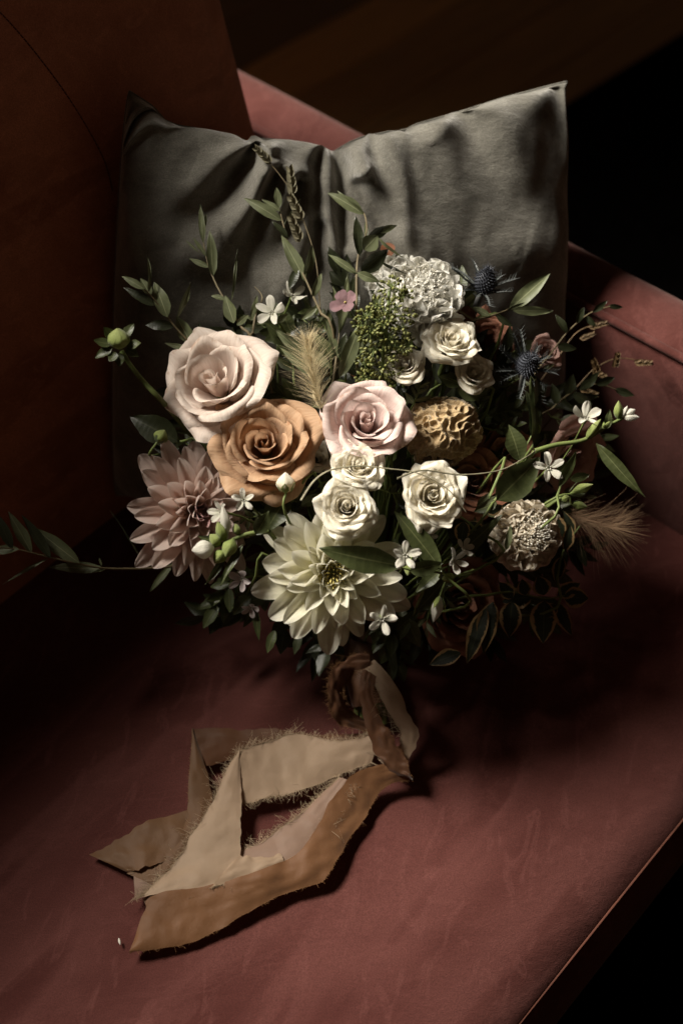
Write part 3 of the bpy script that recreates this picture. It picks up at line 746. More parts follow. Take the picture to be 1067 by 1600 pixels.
star('white star flower above the profile star flower, lower centre of the bouquet', 725, 856, 42, .7, .5, .2, 1.165, refl=60)
star('white star flower hanging at the lowest edge below the white dahlia', 597, 968, 56, .05, -.1, .1, 1.12)
star('white star flower between the dusky rose and the cream scabious', 857, 731, 62, .1, .2, .5, 1.18)
star('white star flower seen from below at the far right of the bouquet', 915, 652, 64, .2, .85, .3, 1.2, refl=50)
star('lit white star flower above the large pale blush rose', 424, 488, 66, -.4, .4, .2, 1.185, refl=70)
star('second white star flower above the pale blush rose, tucked under an olive twig', 458, 462, 54, .5, .6, .9, 1.2, refl=60)
star('white star flower beside the blush dahlia, left of the bud spray', 345, 800, 50, -.7, .1, .5, 1.15, refl=60)
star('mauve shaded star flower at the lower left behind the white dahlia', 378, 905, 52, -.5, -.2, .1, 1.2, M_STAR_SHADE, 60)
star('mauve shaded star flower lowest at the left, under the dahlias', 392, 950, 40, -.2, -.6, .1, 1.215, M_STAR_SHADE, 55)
star('pale star flower petals peeping beside the grass blade in the shade', 668, 840, 40, .6, .4, .1, 1.19, None, 60)

def bud(label, px, py, tx_, ty_, wpx, dep, mat, sepals=4, tip=None, group='flower buds of the bouquet', to=None, sep_mat=None):
    """bud from base pixel to tip pixel"""
    a, b = at(px, py, dep), at(tx_, ty_, dep-.004); o = empty('flower_bud', a, label, 'bud', group)
    L_ = (b-a).length; ax = (b-a).normalized(); W_ = wpx/2*mm(dep)
    mb = MB(); mb.ell(V((0, 0, 0)), ax, L_, W_, 20, 9, .10, 5); mb.build('bud_head', mat, o)
    s1 = ax.orthogonal().normalized(); s2 = ax.cross(s1)
    for k in range(sepals):
        d_ = s1*math.cos(k*2*math.pi/sepals)+s2*math.sin(k*2*math.pi/sepals)
        leaf_obj('sepal', o, d_*W_*.5, ax*.75+d_*.6, d_*-1+ax*.2, L_*.62, W_*.42, sep_mat or M_LEAF, bend=-.35)
    tgt = (to or BIND)-a; c_ = -ax*L_*1.2
    mb = MB(); mb.tube(catmull([V((0, 0, 0)), c_, c_.lerp(tgt, .5)+FW*.02, tgt], 14), .0010, .0013, 6); mb.build('stem', M_STEM, o)
    return o
G_BUD = 'flower buds of the bouquet'
bud('white tipped green bud below the amber rose', 447, 770, 446, 738, 30, 1.14, M_ROSE_IVORY, 5, sep_mat=M_GREENFLOWER)
bud('green bud tucked under the pale blush rose beside the blush dahlia', 247, 690, 258, 672, 24, 1.18, M_GREENFLOWER, 4, to=at(280, 700, 1.22))
bud('closed green bud hanging under the profile star flower', 712, 900, 690, 905, 16, 1.165, M_GREENFLOWER, 0)
bud('cream pointed bud hanging below the star flowers at the bottom', 687, 932, 677, 972, 18, 1.17, M_STAR, 3, sep_mat=M_GREENFLOWER)
bud('plump green bud right of the dusky rose, longest of three', 890, 772, 926, 757, 17, 1.2, M_GREENFLOWER, 3)
bud('green bud right of the dusky rose, lowest of three', 893, 788, 917, 792, 14, 1.2, M_GREENFLOWER, 2)
bud('green bud right of the dusky rose, smallest of three', 876, 782, 890, 776, 12, 1.195, M_GREENFLOWER, 2)
bud('small round bud under the star flower right of the white dahlia', 640, 882, 637, 899, 16, 1.14, M_GREENFLOWER, 0)

# dahlia bud on a long stem at the left
def long_bud():
    a = at(190, 548, 1.15); o = empty('dahlia_bud', a, 'green dahlia bud on a long bare stem sticking out at the far left', 'bud')
    c = at(187, 528, 1.14)-a; mb = MB(); mb.ell(c-UP*.009, UP*.9-FW*.5, .018, .0093, 24, 10, .07, 9); mb.build('bud_head', M_GREENFLOWER, o)
    for k, (dx, dy, L_) in enumerate(((-36, -4, 30), (-30, 14, 32), (38, 0, 26), (20, -32, 30), (-12, 24, 20), (30, 16, 24), (-22, -24, 26), (0, 22, 22))):
        dr = (RT*dx-UP*dy).normalized()-FW*.15
        leaf_obj('sepal', o, c-UP*.006+dr*.006, dr, -FW+UP*.4, L_*mm(1.14), .0042, M_LEAF, bend=.3 if k % 2 else -.4)
    pts = [at(x, y, d)-a for x, y, d in ((190, 548, 1.15), (205, 572, 1.152), (228, 600, 1.156), (252, 625, 1.162), (300, 680, 1.22))]
    mb = MB(); mb.tube(catmull(pts, 16)+[BIND-a], .0020, .0024, 8); mb.build('stem', M_STEM, o)
long_bud()

# ------------------------------------------------------------------ bud sprays with hairy stems
def spray(label, stem, buds, leaves, dep, matb):
    n = len(stem); pts = [at(x, y, lerp(dep[0], dep[1], i/(n-1))) for i, (x, y) in enumerate(stem)]; b = pts[0]
    o = empty('bud_spray', b, label, 'bud spray', 'sprays of closed buds')
    mb = MB(); mb.tube([p-b for p in catmull(pts, 20)], .0022, .0013, 8); mb.tube([V((0, 0, 0)), BIND-b], .002, n=5); mb.build('stem', M_STEM, o)
    for x0, y0, x1, y1, w_, m_ in buds:
        k = min(range(n), key=lambda i: (stem[i][0]-x0)**2+(stem[i][1]-y0)**2); d = lerp(dep[0], dep[1], k/(n-1))
        p, q = at(x0, y0, d)-b, at(x1, y1, d-.004)-b
        mb = MB(); mb.tube([pts[k]-b, p], .0011, .0014, 6); mb.ell(p, q-p, (q-p).length, w_/2*mm(d), 16, 8, .10, 5); mb.build('bud', m_, o)
    for lf in leaves:
        d0 = lerp(dep[0], dep[1], .5); pix_leaf('leaf', o, b, *lf[:5], d0, d0-.004, M_LEAF, lf[5] if len(lf) > 5 else 0, .3, .3, .06)
spray('spray of white tipped buds lying between the blush and white dahlias', [(420, 830), (385, 835), (352, 848), (325, 856)],
      [(335, 856, 300, 860, 30, M_STAR), (352, 846, 340, 815, 18, M_GREENFLOWER), (365, 842, 352, 872, 24, M_GREENFLOWER), (345, 852, 328, 835, 20, M_GREENFLOWER), (356, 835, 348, 790, 16, M_STAR), (352, 860, 335, 880, 22, M_GREENFLOWER), (372, 836, 368, 818, 14, M_GREENFLOWER)],
      [(380, 850, 345, 915, 13, .4), (352, 868, 322, 912, 12, -.4), (400, 835, 420, 800, 24, .2), (345, 850, 310, 838, 13, 0)], (1.15, 1.14), M_STAR)
spray('spray of green and white buds reaching out at the far right', [(835, 705), (868, 695), (910, 688), (945, 668), (978, 650)],
      [(965, 656, 966, 626, 15, M_GREENFLOWER), (975, 650, 992, 640, 14, M_STAR), (972, 652, 998, 652, 13, M_STAR), (940, 668, 958, 655, 11, M_GREENFLOWER), (915, 686, 938, 655, 15, M_GREENFLOWER), (970, 654, 980, 634, 10, M_STAR)],
      [(930, 692, 1005, 775, 22, .2), (948, 670, 952, 640, 12, 0)], (1.19, 1.2), M_STAR)

# ------------------------------------------------------------------ green berry cluster
def berries():
    b = at(600, 610, 1.2); o = empty('berry_cluster', b, 'tall cluster of tiny green berries in front of the white scabious', 'berry cluster')
    rr = random.Random(3)
    main = [at(x, y, d) for x, y, d in ((600, 610, 1.2), (598, 560, 1.18), (604, 505, 1.17), (608, 455, 1.175))]
    mb = MB(); mb.tube([p-b for p in catmull(main, 14)], .002, .0013, 7); mb.tube([V((0, 0, 0)), BIND-b], .002, n=5); mb.build('stem', M_STEM, o)
    br, mbs, seeds = MB(), MB(), 0
    cl = [(612, 450, 20), (632, 462, 13), (590, 478, 16), (618, 480, 16), (572, 496, 18), (640, 492, 10), (600, 505, 18), (630, 512, 17), (578, 520, 18), (560, 508, 12), (608, 530, 16), (585, 545, 18), (636, 540, 12), (620, 552, 15), (600, 572, 18), (572, 566, 15), (580, 592, 16), (622, 580, 12), (598, 600, 16), (568, 590, 12)]
    for x, y, r_ in cl:
        k = min(1, max(0, (610-y)/155)); m0 = catmull(main, 20)[int(k*19*.9)]; c = at(x, y, 1.168+.006*rr.random()+.00012*max(0, y-500))
        br.tube([m0-b, m0.lerp(c, .5)-b+UP*.002, c-b-FW*-.004], .0009, .0006, 5)
        for i in range(int(r_*1.5)):
            dr = V((rr.gauss(0, 1), rr.gauss(0, 1), rr.gauss(0, 1))).normalized(); dr = (dr-FW*.35).normalized()
            p = c+dr*r_*mm(1.17)*rr.uniform(.55, 1.0)
            br.strand([c-b, p-b], .0005)
            mbs.ell(p-b, dr, rr.uniform(6, 8.5)*mm(1.17), rr.uniform(2.3, 3.0)*mm(1.17), 7, 5); seeds += 1
    br.build('twig', M_STEM, o); tag(mbs.build('berry', M_BERRY, o), kind='stuff')
berries()

# ------------------------------------------------------------------ sea holly
def thistle(label, px, py, size, tx, ty, dep, seed, stem_to):
    Rr = size/2*mm(dep); M = flower_matrix(px, py, dep, tx, ty, seed, Rr*.9); o = empty('sea_holly', M, label, 'thistle', 'blue sea holly thistles'); rr = random.Random(seed)
    mb = MB(); core = MB(); core.ell((0, 0, 0), (0, 0, 1), Rr*1.9, Rr*.62, 14, 10); core.build('cone', M_THISTLE, o)
    for i in range(230):
        t = (i+.5)/230; z_ = Rr*1.85*(1-t)+Rr*.02; q = Rr*.62*math.sin(math.pi*min(.97, max(.06, 1-t)))**.8*(1.12-.35*(1-t)); az = i*2.39996
        dr = V((math.cos(az), math.sin(az), .25+1.1*(1-t)**2)).normalized(); a = V((math.cos(az)*q*.9, math.sin(az)*q*.9, z_))
        mb.strand([a, a+dr*Rr*.14, a+dr*Rr*rr.uniform(.22, .40)], Rr*.035)
        mb.ell(a, dr, Rr*.16, Rr*.06, 5, 3)
    mb.build('spike', M_THISTLE, o)
    for k in range(11):
        az = k*2*math.pi/11+rr.uniform(-.2, .2); Ln = Rr*rr.uniform(1.3, 2.3); b2 = MB()
        g_ = strap(Ln, Rr*.11, 55, rr.uniform(50, 105), .8, az, Rr*.25, Rr*.15, k, 0, .3, 0, 5, 9, .03, .5); b2.add(*g_)
        vs = g_[0]
        for j in range(2, 8):
            mid = V(vs[j*5+2])
            for sd in (0, 4):
                e = V(vs[j*5+sd]); dd = (e-mid); dd = dd.normalized()+(V(vs[(j+1)*5+2])-mid).normalized()*.9
                b2.strand([mid, mid+dd*Rr*rr.uniform(.2, .36)], Rr*.03)
        b2.build('bract', M_THISTLE_B, o)
    stem_part(o, M, .0028, M_STEM_BLUE, (0, 0, .05*Rr), stem_to, .25)
thistle('blue grey sea holly thistle standing up at the top right against the cushion', 757, 440, 52, .25, .95, 1.215, 2, at(735, 500, 1.24))
thistle('round dark sea holly thistle in the shade, the lower of the two', 825, 570, 54, .1, .35, 1.205, 5, at(810, 650, 1.26))

# ------------------------------------------------------------------ fluffy grass heads
def fluff(label, pts, wpx, dep, mat, n, seed, core=True, spread=1.0):
    rr = random.Random(seed); line = catmull([at(x, y, dep) for x, y in pts], 40); b = line[0]
    o = empty('bunny_tail_grass', b, label, 'grass head', 'fluffy grass heads'); mb = MB()
    for i in range(n):
        k = rr.random()**.9; p = line[int(k*39)]; t = (line[min(39, int(k*39)+1)]-line[max(0, int(k*39)-1)]).normalized()
        s1 = t.orthogonal().normalized(); s2 = t.cross(s1); a = rr.random()*6.283; d_ = s1*math.cos(a)+s2*math.sin(a)
        env = math.sin(math.pi*min(1, .12+.86*k))**.6; Ln = wpx*mm(dep)*rr.uniform(.45, 1.05)*(.5+.6*env)*spread
        dr = (d_*rr.uniform(.3, 1.25)+t*rr.uniform(.45, 1.1)).normalized(); bend = d_*rr.uniform(-.2, .35)+V((0, 0, -.12))
        mb.strand([p-b+d_*.001, p-b+dr*Ln*.5, p-b+dr*Ln+bend*Ln*.35], .00016)
    if core:
        for i in range(22):
            k = rr.random(); p = line[int(k*39)]; t = (line[min(39, int(k*39)+1)]-line[max(0, int(k*39)-1)]).normalized(); s1 = t.orthogonal().normalized(); a = rr.random()*6.283
            d_ = s1*math.cos(a)+t.cross(s1)*math.sin(a); mb.ell(p-b+d_*wpx*.07*mm(dep), t+d_*.5, wpx*.2*mm(dep), wpx*.035*mm(dep), 5, 3)
    tag(mb.build('plume', mat, o), kind='stuff')
    mb = MB(); mb.tube([p-b for p in line[:30]], .0012, .0007, 5); mb.tube([V((0, 0, 0)), BIND-b], .001, n=5); mb.build('stem', M_STEM_B, o)
fluff('straw coloured fluffy grass head between the three large roses', [(502, 638), (492, 600), (486, 565), (480, 530)], 52, 1.165, M_FLUFF, 620, 1)
fluff('brown fluffy grass head spreading over the seat at the far right', [(880, 800), (905, 812), (935, 822), (965, 826)], 62, 1.25, M_FLUFF_D, 420, 2, False, 1.25)

# ------------------------------------------------------------------ oat grass spikelets
def oat(label, stem, spikes, dep, mat, group='flat oat grass stalks'):
    b = at(*stem[0], dep); o = empty('oat_grass', b, label, 'grass stalk', group)
    mb = MB(); mb.tube([at(x, y, dep)-b for x, y in stem] if len(stem) < 3 else [p-b for p in catmull([at(x, y, dep) for x, y in stem], 24)], .0006, .0004, 5); mb.tube([V((0, 0, 0)), BIND-b], .0007, n=5); mb.build('stem', M_STEM_B if mat is M_GRASS else mat, o)
    for x0, y0, x1, y1, w_ in spikes:
        p0, p1 = at(x0, y0, dep-.001)-b, at(x1, y1, dep-.003)-b; ax = (p1-p0); Ln = ax.length; ax.normalize(); nrm = -FW; sd = ax.cross(nrm).normalized(); W_ = w_/2*mm(dep); mb = MB()
        for k in range(16):
            t = k/16; s_ = 1 if k % 2 else -1; root_ = p0+ax*Ln*t*.86; g_ = leaf_data(Ln*.34*(1-.3*t), W_*.30, -.2, .7, .0, k, 5, 6)
            y_ = (ax+sd*s_*.55*(1-.35*t)).normalized(); z_ = (nrm+sd*s_*.3); z_ = (z_-y_*z_.dot(y_)).normalized(); x_ = y_.cross(z_)
            mb.add([root_+x_*q.x+y_*q.y+z_*(q.z+.0006*(k % 3)) for q in g_[0]], g_[1], g_[2])
        mb.build('spikelet', mat, o)
oat('tall oat grass stalk with flat spikelets standing before the cushion', [(500, 480), (494, 410), (478, 355), (455, 300), (428, 262), (398, 232)],
    [(425, 256, 396, 228, 18), (458, 306, 452, 258, 20), (472, 345, 452, 304, 26), (470, 378, 452, 335, 24)], 1.205, M_GRASS)
oat('dark oat grass stalk hanging over the sofa at the right', [(880, 630), (905, 600), (930, 575), (965, 560), (1010, 566)],
    [(935, 590, 925, 560, 20), (960, 574, 965, 550, 24), (990, 567, 1020, 567, 18), (905, 608, 935, 618, 16), (925, 580, 948, 590, 16)], 1.3, M_GRASS_D)
oat('thin dark oat grass stalk at the upper right behind the lower thistle', [(840, 600), (870, 560), (900, 520), (935, 505)], [(905, 530, 930, 520, 12), (918, 512, 950, 504, 10)], 1.3, M_GRASS_D)

def blade(label, pts, dep, mat=None, r=.0009):
    b = at(*pts[0], dep[0]); n = len(pts); mb = MB(); mb.tube([p-b for p in catmull([at(x, y, lerp(dep[0], dep[1], i/(n-1))) for i, (x, y) in enumerate(pts)], 40)], r, r*.35, 5)
    o = mb.build('grass_blade', mat or M_GRASS); o.location = b; tag(o, label, 'grass blade', 'thin grass blades over the flowers')
blade('thin pale grass blade arching from the amber rose across two spray roses', [(470, 782), (490, 752), (515, 735), (555, 728), (605, 732), (655, 740), (700, 765), (728, 800)], (1.115, 1.135))
blade('thin straw grass blade sweeping from the ruffled spray rose to the right', [(620, 748), (660, 735), (720, 742), (780, 735), (820, 715), (838, 702)], (1.13, 1.165))

# ------------------------------------------------------------------ olive sprigs
G_OL = 'olive twigs of the bouquet'
A, Bk = M_OLIVE, M_LEAF_D
sprig('olive_sprig', 'olive twig with tall upright leaves above the pale blush rose', 'olive twig', [(378, 512), (352, 470), (335, 438), (322, 400), (314, 350)], (1.19, 1.215),
      [(318, 380, 313, 318, 13), (333, 432, 328, 362, 22, .2), (322, 400, 302, 372, 10, .5), (327, 418, 296, 404, 12, .3), (366, 505, 352, 462, 26, -.3), (352, 468, 330, 462, 12, .6), (370, 508, 388, 492, 14), (316, 362, 322, 335, 10, .6), (312, 395, 290, 375, 5, 0)], A, M_STEM_B, G_OL)
sprig('olive_sprig', 'olive twig with broad leaves at the left of the bouquet behind the dahlia bud', 'olive twig', [(306, 545), (280, 518), (258, 490), (238, 464), (222, 448)], (1.195, 1.17),
      [(232, 458, 231, 400, 9, .7), (226, 452, 192, 432, 15, .2), (242, 478, 195, 450, 18, .2, 0, Bk), (262, 496, 242, 442, 30, .1), (300, 538, 276, 494, 28, -.2), (272, 510, 228, 508, 22, .3, 0, Bk), (236, 462, 220, 435, 20, .3), (278, 496, 298, 442, 14, .6), (312, 540, 312, 504, 14, 0, 0, Bk), (300, 548, 258, 536, 12, .2)], A, M_STEM_B, G_OL)
sprig('olive_sprig', 'olive twig leaning over the lit star flower in front of the cushion', 'olive twig', [(502, 490), (488, 460), (470, 420), (452, 385), (440, 340), (432, 310)], (1.19, 1.215),
      [(440, 345, 383, 310, 22, .2), (436, 325, 432, 293, 16, .2), (438, 330, 410, 312, 12, .4), (478, 440, 440, 368, 26, .1), (476, 432, 488, 384, 22, .6), (450, 372, 426, 346, 14, .6, 0, Bk), (488, 465, 502, 428, 16, .2), (466, 420, 452, 452, 18, .3, 0, Bk), (495, 480, 470, 500, 14), (444, 350, 470, 310, 10, .7)], A, M_STEM_B, G_OL)
sprig('olive_sprig', 'olive twig with the tallest dark leaves just left of the white scabious', 'olive twig', [(557, 470), (557, 430), (560, 398), (572, 365), (572, 345), (568, 332)], (1.19, 1.225),
      [(568, 335, 514, 302, 26, .4), (570, 335, 528, 300, 16, -.5), (562, 400, 556, 338, 22, .3, 0, Bk), (568, 390, 590, 368, 34, .1), (558, 428, 514, 398, 15, .2), (558, 426, 592, 440, 18, .1), (564, 425, 606, 390, 34, .3, 0, Bk), (574, 372, 612, 352, 22, .4, 0, Bk), (590, 362, 620, 352, 14, .2), (590, 370, 628, 402, 8, .7), (594, 408, 630, 426, 8, .6, 0, Bk), (572, 345, 572, 376, 8, 0)], A, M_STEM_B, G_OL)
sprig('olive_sprig', 'olive twig with two long leaves pointing right beside the upper thistle', 'olive twig', [(740, 500), (765, 494), (795, 483), (815, 470)], (1.21, 1.225),
      [(795, 484, 858, 428, 30, -.1), (800, 484, 862, 486, 20, .3), (765, 494, 735, 480, 14, .4), (775, 492, 800, 510, 14, .3, 0, Bk), (790, 485, 835, 470, 12, .5)], A, M_STEM_B, G_OL)
sprig('olive_sprig', 'long shaded olive twig reaching left over the seat', 'olive twig', [(290, 883), (230, 888), (165, 888), (120, 880), (75, 870), (25, 858), (-20, 855)], (1.245, 1.155),
      [(50, 864, 14, 800, 24, .2), (80, 872, 35, 805, 22, .3, 0, Bk), (125, 880, 56, 826, 30, -.1), (165, 890, 78, 886, 24, .4), (75, 874, 6, 912, 7, .5), (160, 884, 155, 872, 5), (270, 880, 235, 924, 15, .2), (228, 888, 175, 800, 4, .4, 0, Bk), (20, 858, -8, 800, 22, .2, 0, Bk), (30, 858, -20, 862, 20, .4)], A, M_STEM_B, G_OL)
sprig('olive_sprig', 'small olive shoot behind the straw grass head', 'olive twig', [(520, 600), (525, 560), (530, 520)], (1.18, 1.2),
      [(530, 590, 562, 508, 30, .2), (528, 560, 508, 500, 16, .4), (536, 570, 575, 512, 13, .4), (530, 522, 544, 430, 20, .2), (530, 500, 520, 448, 14, .4), (520, 560, 490, 520, 26, .2, 0, M_LEAF), (516, 575, 470, 540, 24, .2), (505, 590, 440, 545, 26, -.2), (480, 560, 430, 515, 24, .3), (532, 560, 540, 520, 20, 0, 0, Bk)], A, M_STEM_B, G_OL)
sprig('olive_sprig', 'bare thin olive shoot with narrow leaves beside the lit star flower', 'olive twig', [(395, 520), (400, 490), (410, 465), (398, 448)], (1.195, 1.205),
      [(392, 502, 402, 462, 12, .2), (398, 500, 380, 492, 6), (362, 470, 371, 390, 6, .3), (430, 505, 450, 490, 14, .2), (400, 505, 420, 500, 10, .3)], A, M_STEM_B, G_OL)

# ------------------------------------------------------------------ broad leaves over the flowers
def leafspray(label, stem, leaves, dep, mat, group, name='leafy_sprig', cat='leafy sprig', r=.0012): return sprig(name, label, cat, stem, dep, leaves, mat, M_STEM, group, r)
G_LF = 'broad leaved sprigs of the bouquet'
leafspray('long dark green leaf lying across the white dahlia', [(640, 890), (620, 885)], [(626, 884, 503, 858, 44, -.25, -.008), (640, 892, 690, 880, 26, .3)], (1.125, 1.12), M_LEAF, G_LF)
leafspray('long green leaf slanting down right of the white dahlia', [(700, 905), (680, 880)], [(688, 888, 618, 800, 34, .2), (690, 890, 650, 925, 20, .2)], (1.155, 1.15), M_LEAF, G_LF)
leafspray('broad wavy dark leaves between the rust rose and the cream scabious', [(770, 785), (800, 740), (830, 680)], [(776, 782, 842, 715, 52, .3), (776, 785, 740, 800, 20, .2), (832, 700, 830, 592, 26, .9), (812, 720, 795, 665, 34, .3), (700, 880, 783, 806, 24, .2)], (1.18, 1.2), M_LEAF, G_LF)
leafspray('dark leaves below the amber rose around the white tipped bud', [(455, 780), (430, 800)], [(450, 775, 415, 830, 40, .2), (462, 770, 438, 765, 22, .3), (455, 780, 480, 760, 24, .3), (440, 800, 400, 775, 22, .3), (470, 790, 505, 770, 16, .2), (430, 800, 452, 815, 30, .2, 0, M_LEAF_D)], (1.16, 1.165), M_LEAF, G_LF)
leafspray('dark green leaf at the left under the pale blush rose', [(285, 690), (270, 685)], [(278, 690, 206, 652, 44, .1), (280, 700, 240, 700, 24, .2)], (1.205, 1.21), M_LEAF_D, G_LF)
leafspray('crinkled bright green leaf at the bottom right of the white dahlia', [(650, 950), (645, 965)], [(620, 985, 655, 950, 20, .3), (636, 965, 655, 1010, 28, .4), (640, 970, 625, 1000, 14, .3), (650, 955, 700, 900, 30, .2)], (1.19, 1.2), M_LEAF, G_LF)
leafspray('curled green leaf edge at the right by the shaded thistle', [(835, 650), (838, 620)], [(836, 640, 838, 590, 26, 1.0), (838, 660, 822, 612, 22, .6), (835, 700, 828, 640, 24, .8)], (1.2, 1.2), M_LEAF_D, G_LF)
leafspray('small pointed leaves among the buds at the right', [(870, 775), (880, 745)], [(872, 760, 900, 706, 17, .5), (890, 748, 920, 742, 16, .3), (866, 745, 888, 722, 14, .3)], (1.18, 1.19), M_LEAF, G_LF)
leafspray('leaf pair under the small shaded ivory rose', [(720, 600), (700, 590)], [(720, 602, 684, 588, 26, .5), (715, 608, 760, 616, 30, .2)], (1.2, 1.2), M_LEAF, G_LF)
leafspray('little grey green leaf curled above the cream scabious', [(765, 775), (760, 790)], [(745, 792, 764, 770, 15, .3), (790, 860, 798, 820, 14, .4), (745, 795, 775, 775, 10, .3)], (1.17, 1.17), M_OLIVE, G_LF)
leafspray('drooping green leaves at the lower left under the blush dahlia', [(400, 900), (385, 930)], [(392, 930, 365, 960, 24, .3), (390, 940, 420, 930, 20, .2), (400, 950, 405, 1000, 12, .3), (430, 985, 418, 1020, 16, .3), (470, 990, 460, 1022, 14, .3, 0, M_LEAF_D)], (1.2, 1.22), M_LEAF, G_LF)
leafspray('dark leaves hanging beneath the bouquet beside the ribbon knot', [(640, 1000), (625, 1030)], [(605, 985, 620, 1060, 16, .2), (625, 1000, 612, 1070, 14, .4), (660, 990, 640, 1040, 18, .3)], (1.25, 1.27), M_LEAF_D, G_LF)
# variegated sprig lower right
leafspray('dark variegated sprig with ragged tan leaf edges at the lower right', [(760, 930), (800, 925), (850, 935), (885, 930)],
          [(880, 932, 918, 935, 34, .1), (870, 930, 905, 912, 26, .2), (850, 938, 848, 1004, 42, .1), (870, 940, 892, 992, 26, .4), (800, 935, 780, 910, 26, .3), (830, 932, 785, 940, 34, .2), (800, 940, 795, 995, 36, .2), (770, 940, 755, 1020, 34, .3), (760, 950, 730, 1035, 30, .3), (720, 1020, 672, 1038, 26, .3), (850, 930, 840, 900, 30, .2), (820, 930, 815, 905, 24, .3), (868, 945, 850, 965, 24, .3)],
          (1.22, 1.25), M_LEAF_V, None, 'variegated_sprig', 'variegated sprig')
leafspray('variegated twig with tan leaf edges between the white spray rose and cream scabious', [(745, 830), (730, 815), (715, 805)], [(735, 815, 755, 840, 26, .3), (725, 815, 720, 850, 26, .2), (760, 800, 785, 790, 20, .3)], (1.185, 1.19), M_LEAF_V, None, 'variegated_sprig', 'variegated sprig')
leafspray('variegated stem curling at the right of the cream scabious', [(870, 905), (880, 860), (905, 822)], [(880, 840, 860, 800, 24, .4), (878, 870, 868, 910, 22, .3), (882, 860, 890, 820, 20, .4), (895, 835, 880, 800, 18, .4)], (1.23, 1.24), M_LEAF_V, None, 'variegated_sprig', 'variegated sprig')
leafspray('russet leaf by the upper thistle stem behind the spray rose', [(735, 500), (720, 495)], [(742, 498, 712, 484, 26, .3), (612, 400, 600, 380, 22, .2, .02), (540, 610, 548, 560, 20, .4, 0), (510, 620, 550, 590, 26, .2, 0, M_ROSE_DUSK)], (1.22, 1.22), M_LEAF_R, None, 'russet_leaf_sprig', 'russet leaf')
sprig('dark_bud_twig', 'thin dark twig with tiny buds at the upper right edge of the bouquet', 'bud twig', [(855, 560), (885, 520), (920, 490), (955, 478)], (1.24, 1.27),
      [(900, 505, 912, 480, 11, .3), (925, 488, 948, 470, 10, .2), (950, 478, 972, 480, 9, .3), (885, 520, 868, 492, 12, .4), (915, 494, 930, 510, 10, .3), (870, 540, 900, 545, 14, .2)], M_LEAF_D, M_STEM_B, 'dark twigs at the right edge', r=.0008)
sprig('dark_bud_twig', 'dark leafy twig leaning out behind the far right star flower', 'bud twig', [(860, 640), (890, 615), (930, 600), (965, 610)], (1.25, 1.28),
      [(885, 618, 895, 585, 18, .3), (905, 610, 935, 582, 16, .2), (930, 600, 960, 590, 14, .3), (960, 608, 990, 618, 13, .1), (895, 614, 925, 632, 16, .3), (870, 632, 862, 600, 16, .3)], M_LEAF_D, M_STEM_B, 'dark twigs at the right edge', r=.0008)
sprig('dark_bud_twig', 'dark leafy twig under the brown fluffy grass at the right', 'bud twig', [(860, 860), (890, 850), (920, 855), (945, 862)], (1.26, 1.28),
      [(880, 852, 890, 820, 16, .3), (895, 850, 925, 838, 15, .2), (920, 855, 950, 848, 13, .3), (905, 852, 915, 885, 15, .3), (875, 855, 880, 890, 18, .2)], M_LEAF_D, M_STEM_B, 'dark twigs at the right edge', r=.0008)
# pink hydrangea petals
def hydrangea():
    M = flower_matrix(540, 473, 1.18, -.3, .3, .5, 0); o = empty('hydrangea_floret', M, 'single pink hydrangea floret left of the green berry cluster', 'floret'); q = 20*mm(1.18)
    for k in range(4):
        g_ = strap(q*(1 if k != 2 else 1.3), q*.5, 55, 85, .3, k*1.57, .0008, 0, k, -10, .7, .1, 9, 9, .06, .35); mesh('petal', g_[0], g_[1], M_PINKBIT, o, g_[2])
    mb = MB(); mb.ell((0, 0, -.0005), (0, 0, 1), .003, .0013, 6, 4); mb.build('eye', M_HEART, o); stem_part(o, M, .0007)
hydrangea()

# ------------------------------------------------------------------ filler foliage filling the heart of the bouquet
rf = random.Random(11)
def filler(label_mats, n):
    for i in range(n):
        a = i*2.39996; q = math.sqrt((i+.5)/n); x = 580+q*300*math.cos(a); y = 740+q*(265 if math.sin(a) > 0 else 250)*math.sin(a)
        if x < 330: x += 45
        if y > 960: y = 960
        d = dome(x, y)+.032; mat, lab, grp = label_mats[i % len(label_mats)]
        th = math.atan2(y-740, x-580)+rf.uniform(-.7, .7); Ln = rf.uniform(55, 85)
        x1, y1 = x+math.cos(th)*Ln, y+math.sin(th)*Ln; d1 = min(1.36, d+.012)
        stem = [(x, y), ((x+x1)/2+rf.uniform(-6, 6), (y+y1)/2+rf.uniform(-6, 6)), (x1, y1)]; lv = []
        for k in range(9):
            t = k/8; bx, by = lerp(x, x1, t), lerp(y, y1, t); an = th+(1 if k % 2 else -1)*rf.uniform(.4, 1.0) if k < 8 else th; l2 = rf.uniform(30, 50)
            lv.append((bx, by, bx+math.cos(an)*l2, by+math.sin(an)*l2, rf.uniform(13, 24), rf.uniform(-.7, .7), rf.uniform(-.012, .012)))
        sprig('filler_sprig', lab, 'leafy sprig', stem, (d, d1), lv, mat, M_STEM, grp)
filler([(M_LEAF_D, 'dark green leafy filler sprig tucked deep behind the flowers', 'dark leafy filler sprigs'), (M_LEAF_D, 'dark green leafy filler sprig tucked deep behind the flowers', 'dark leafy filler sprigs'),
        (M_LEAF, 'fresh green leafy filler sprig showing in gaps between the flowers', 'fresh green filler sprigs')], 72)

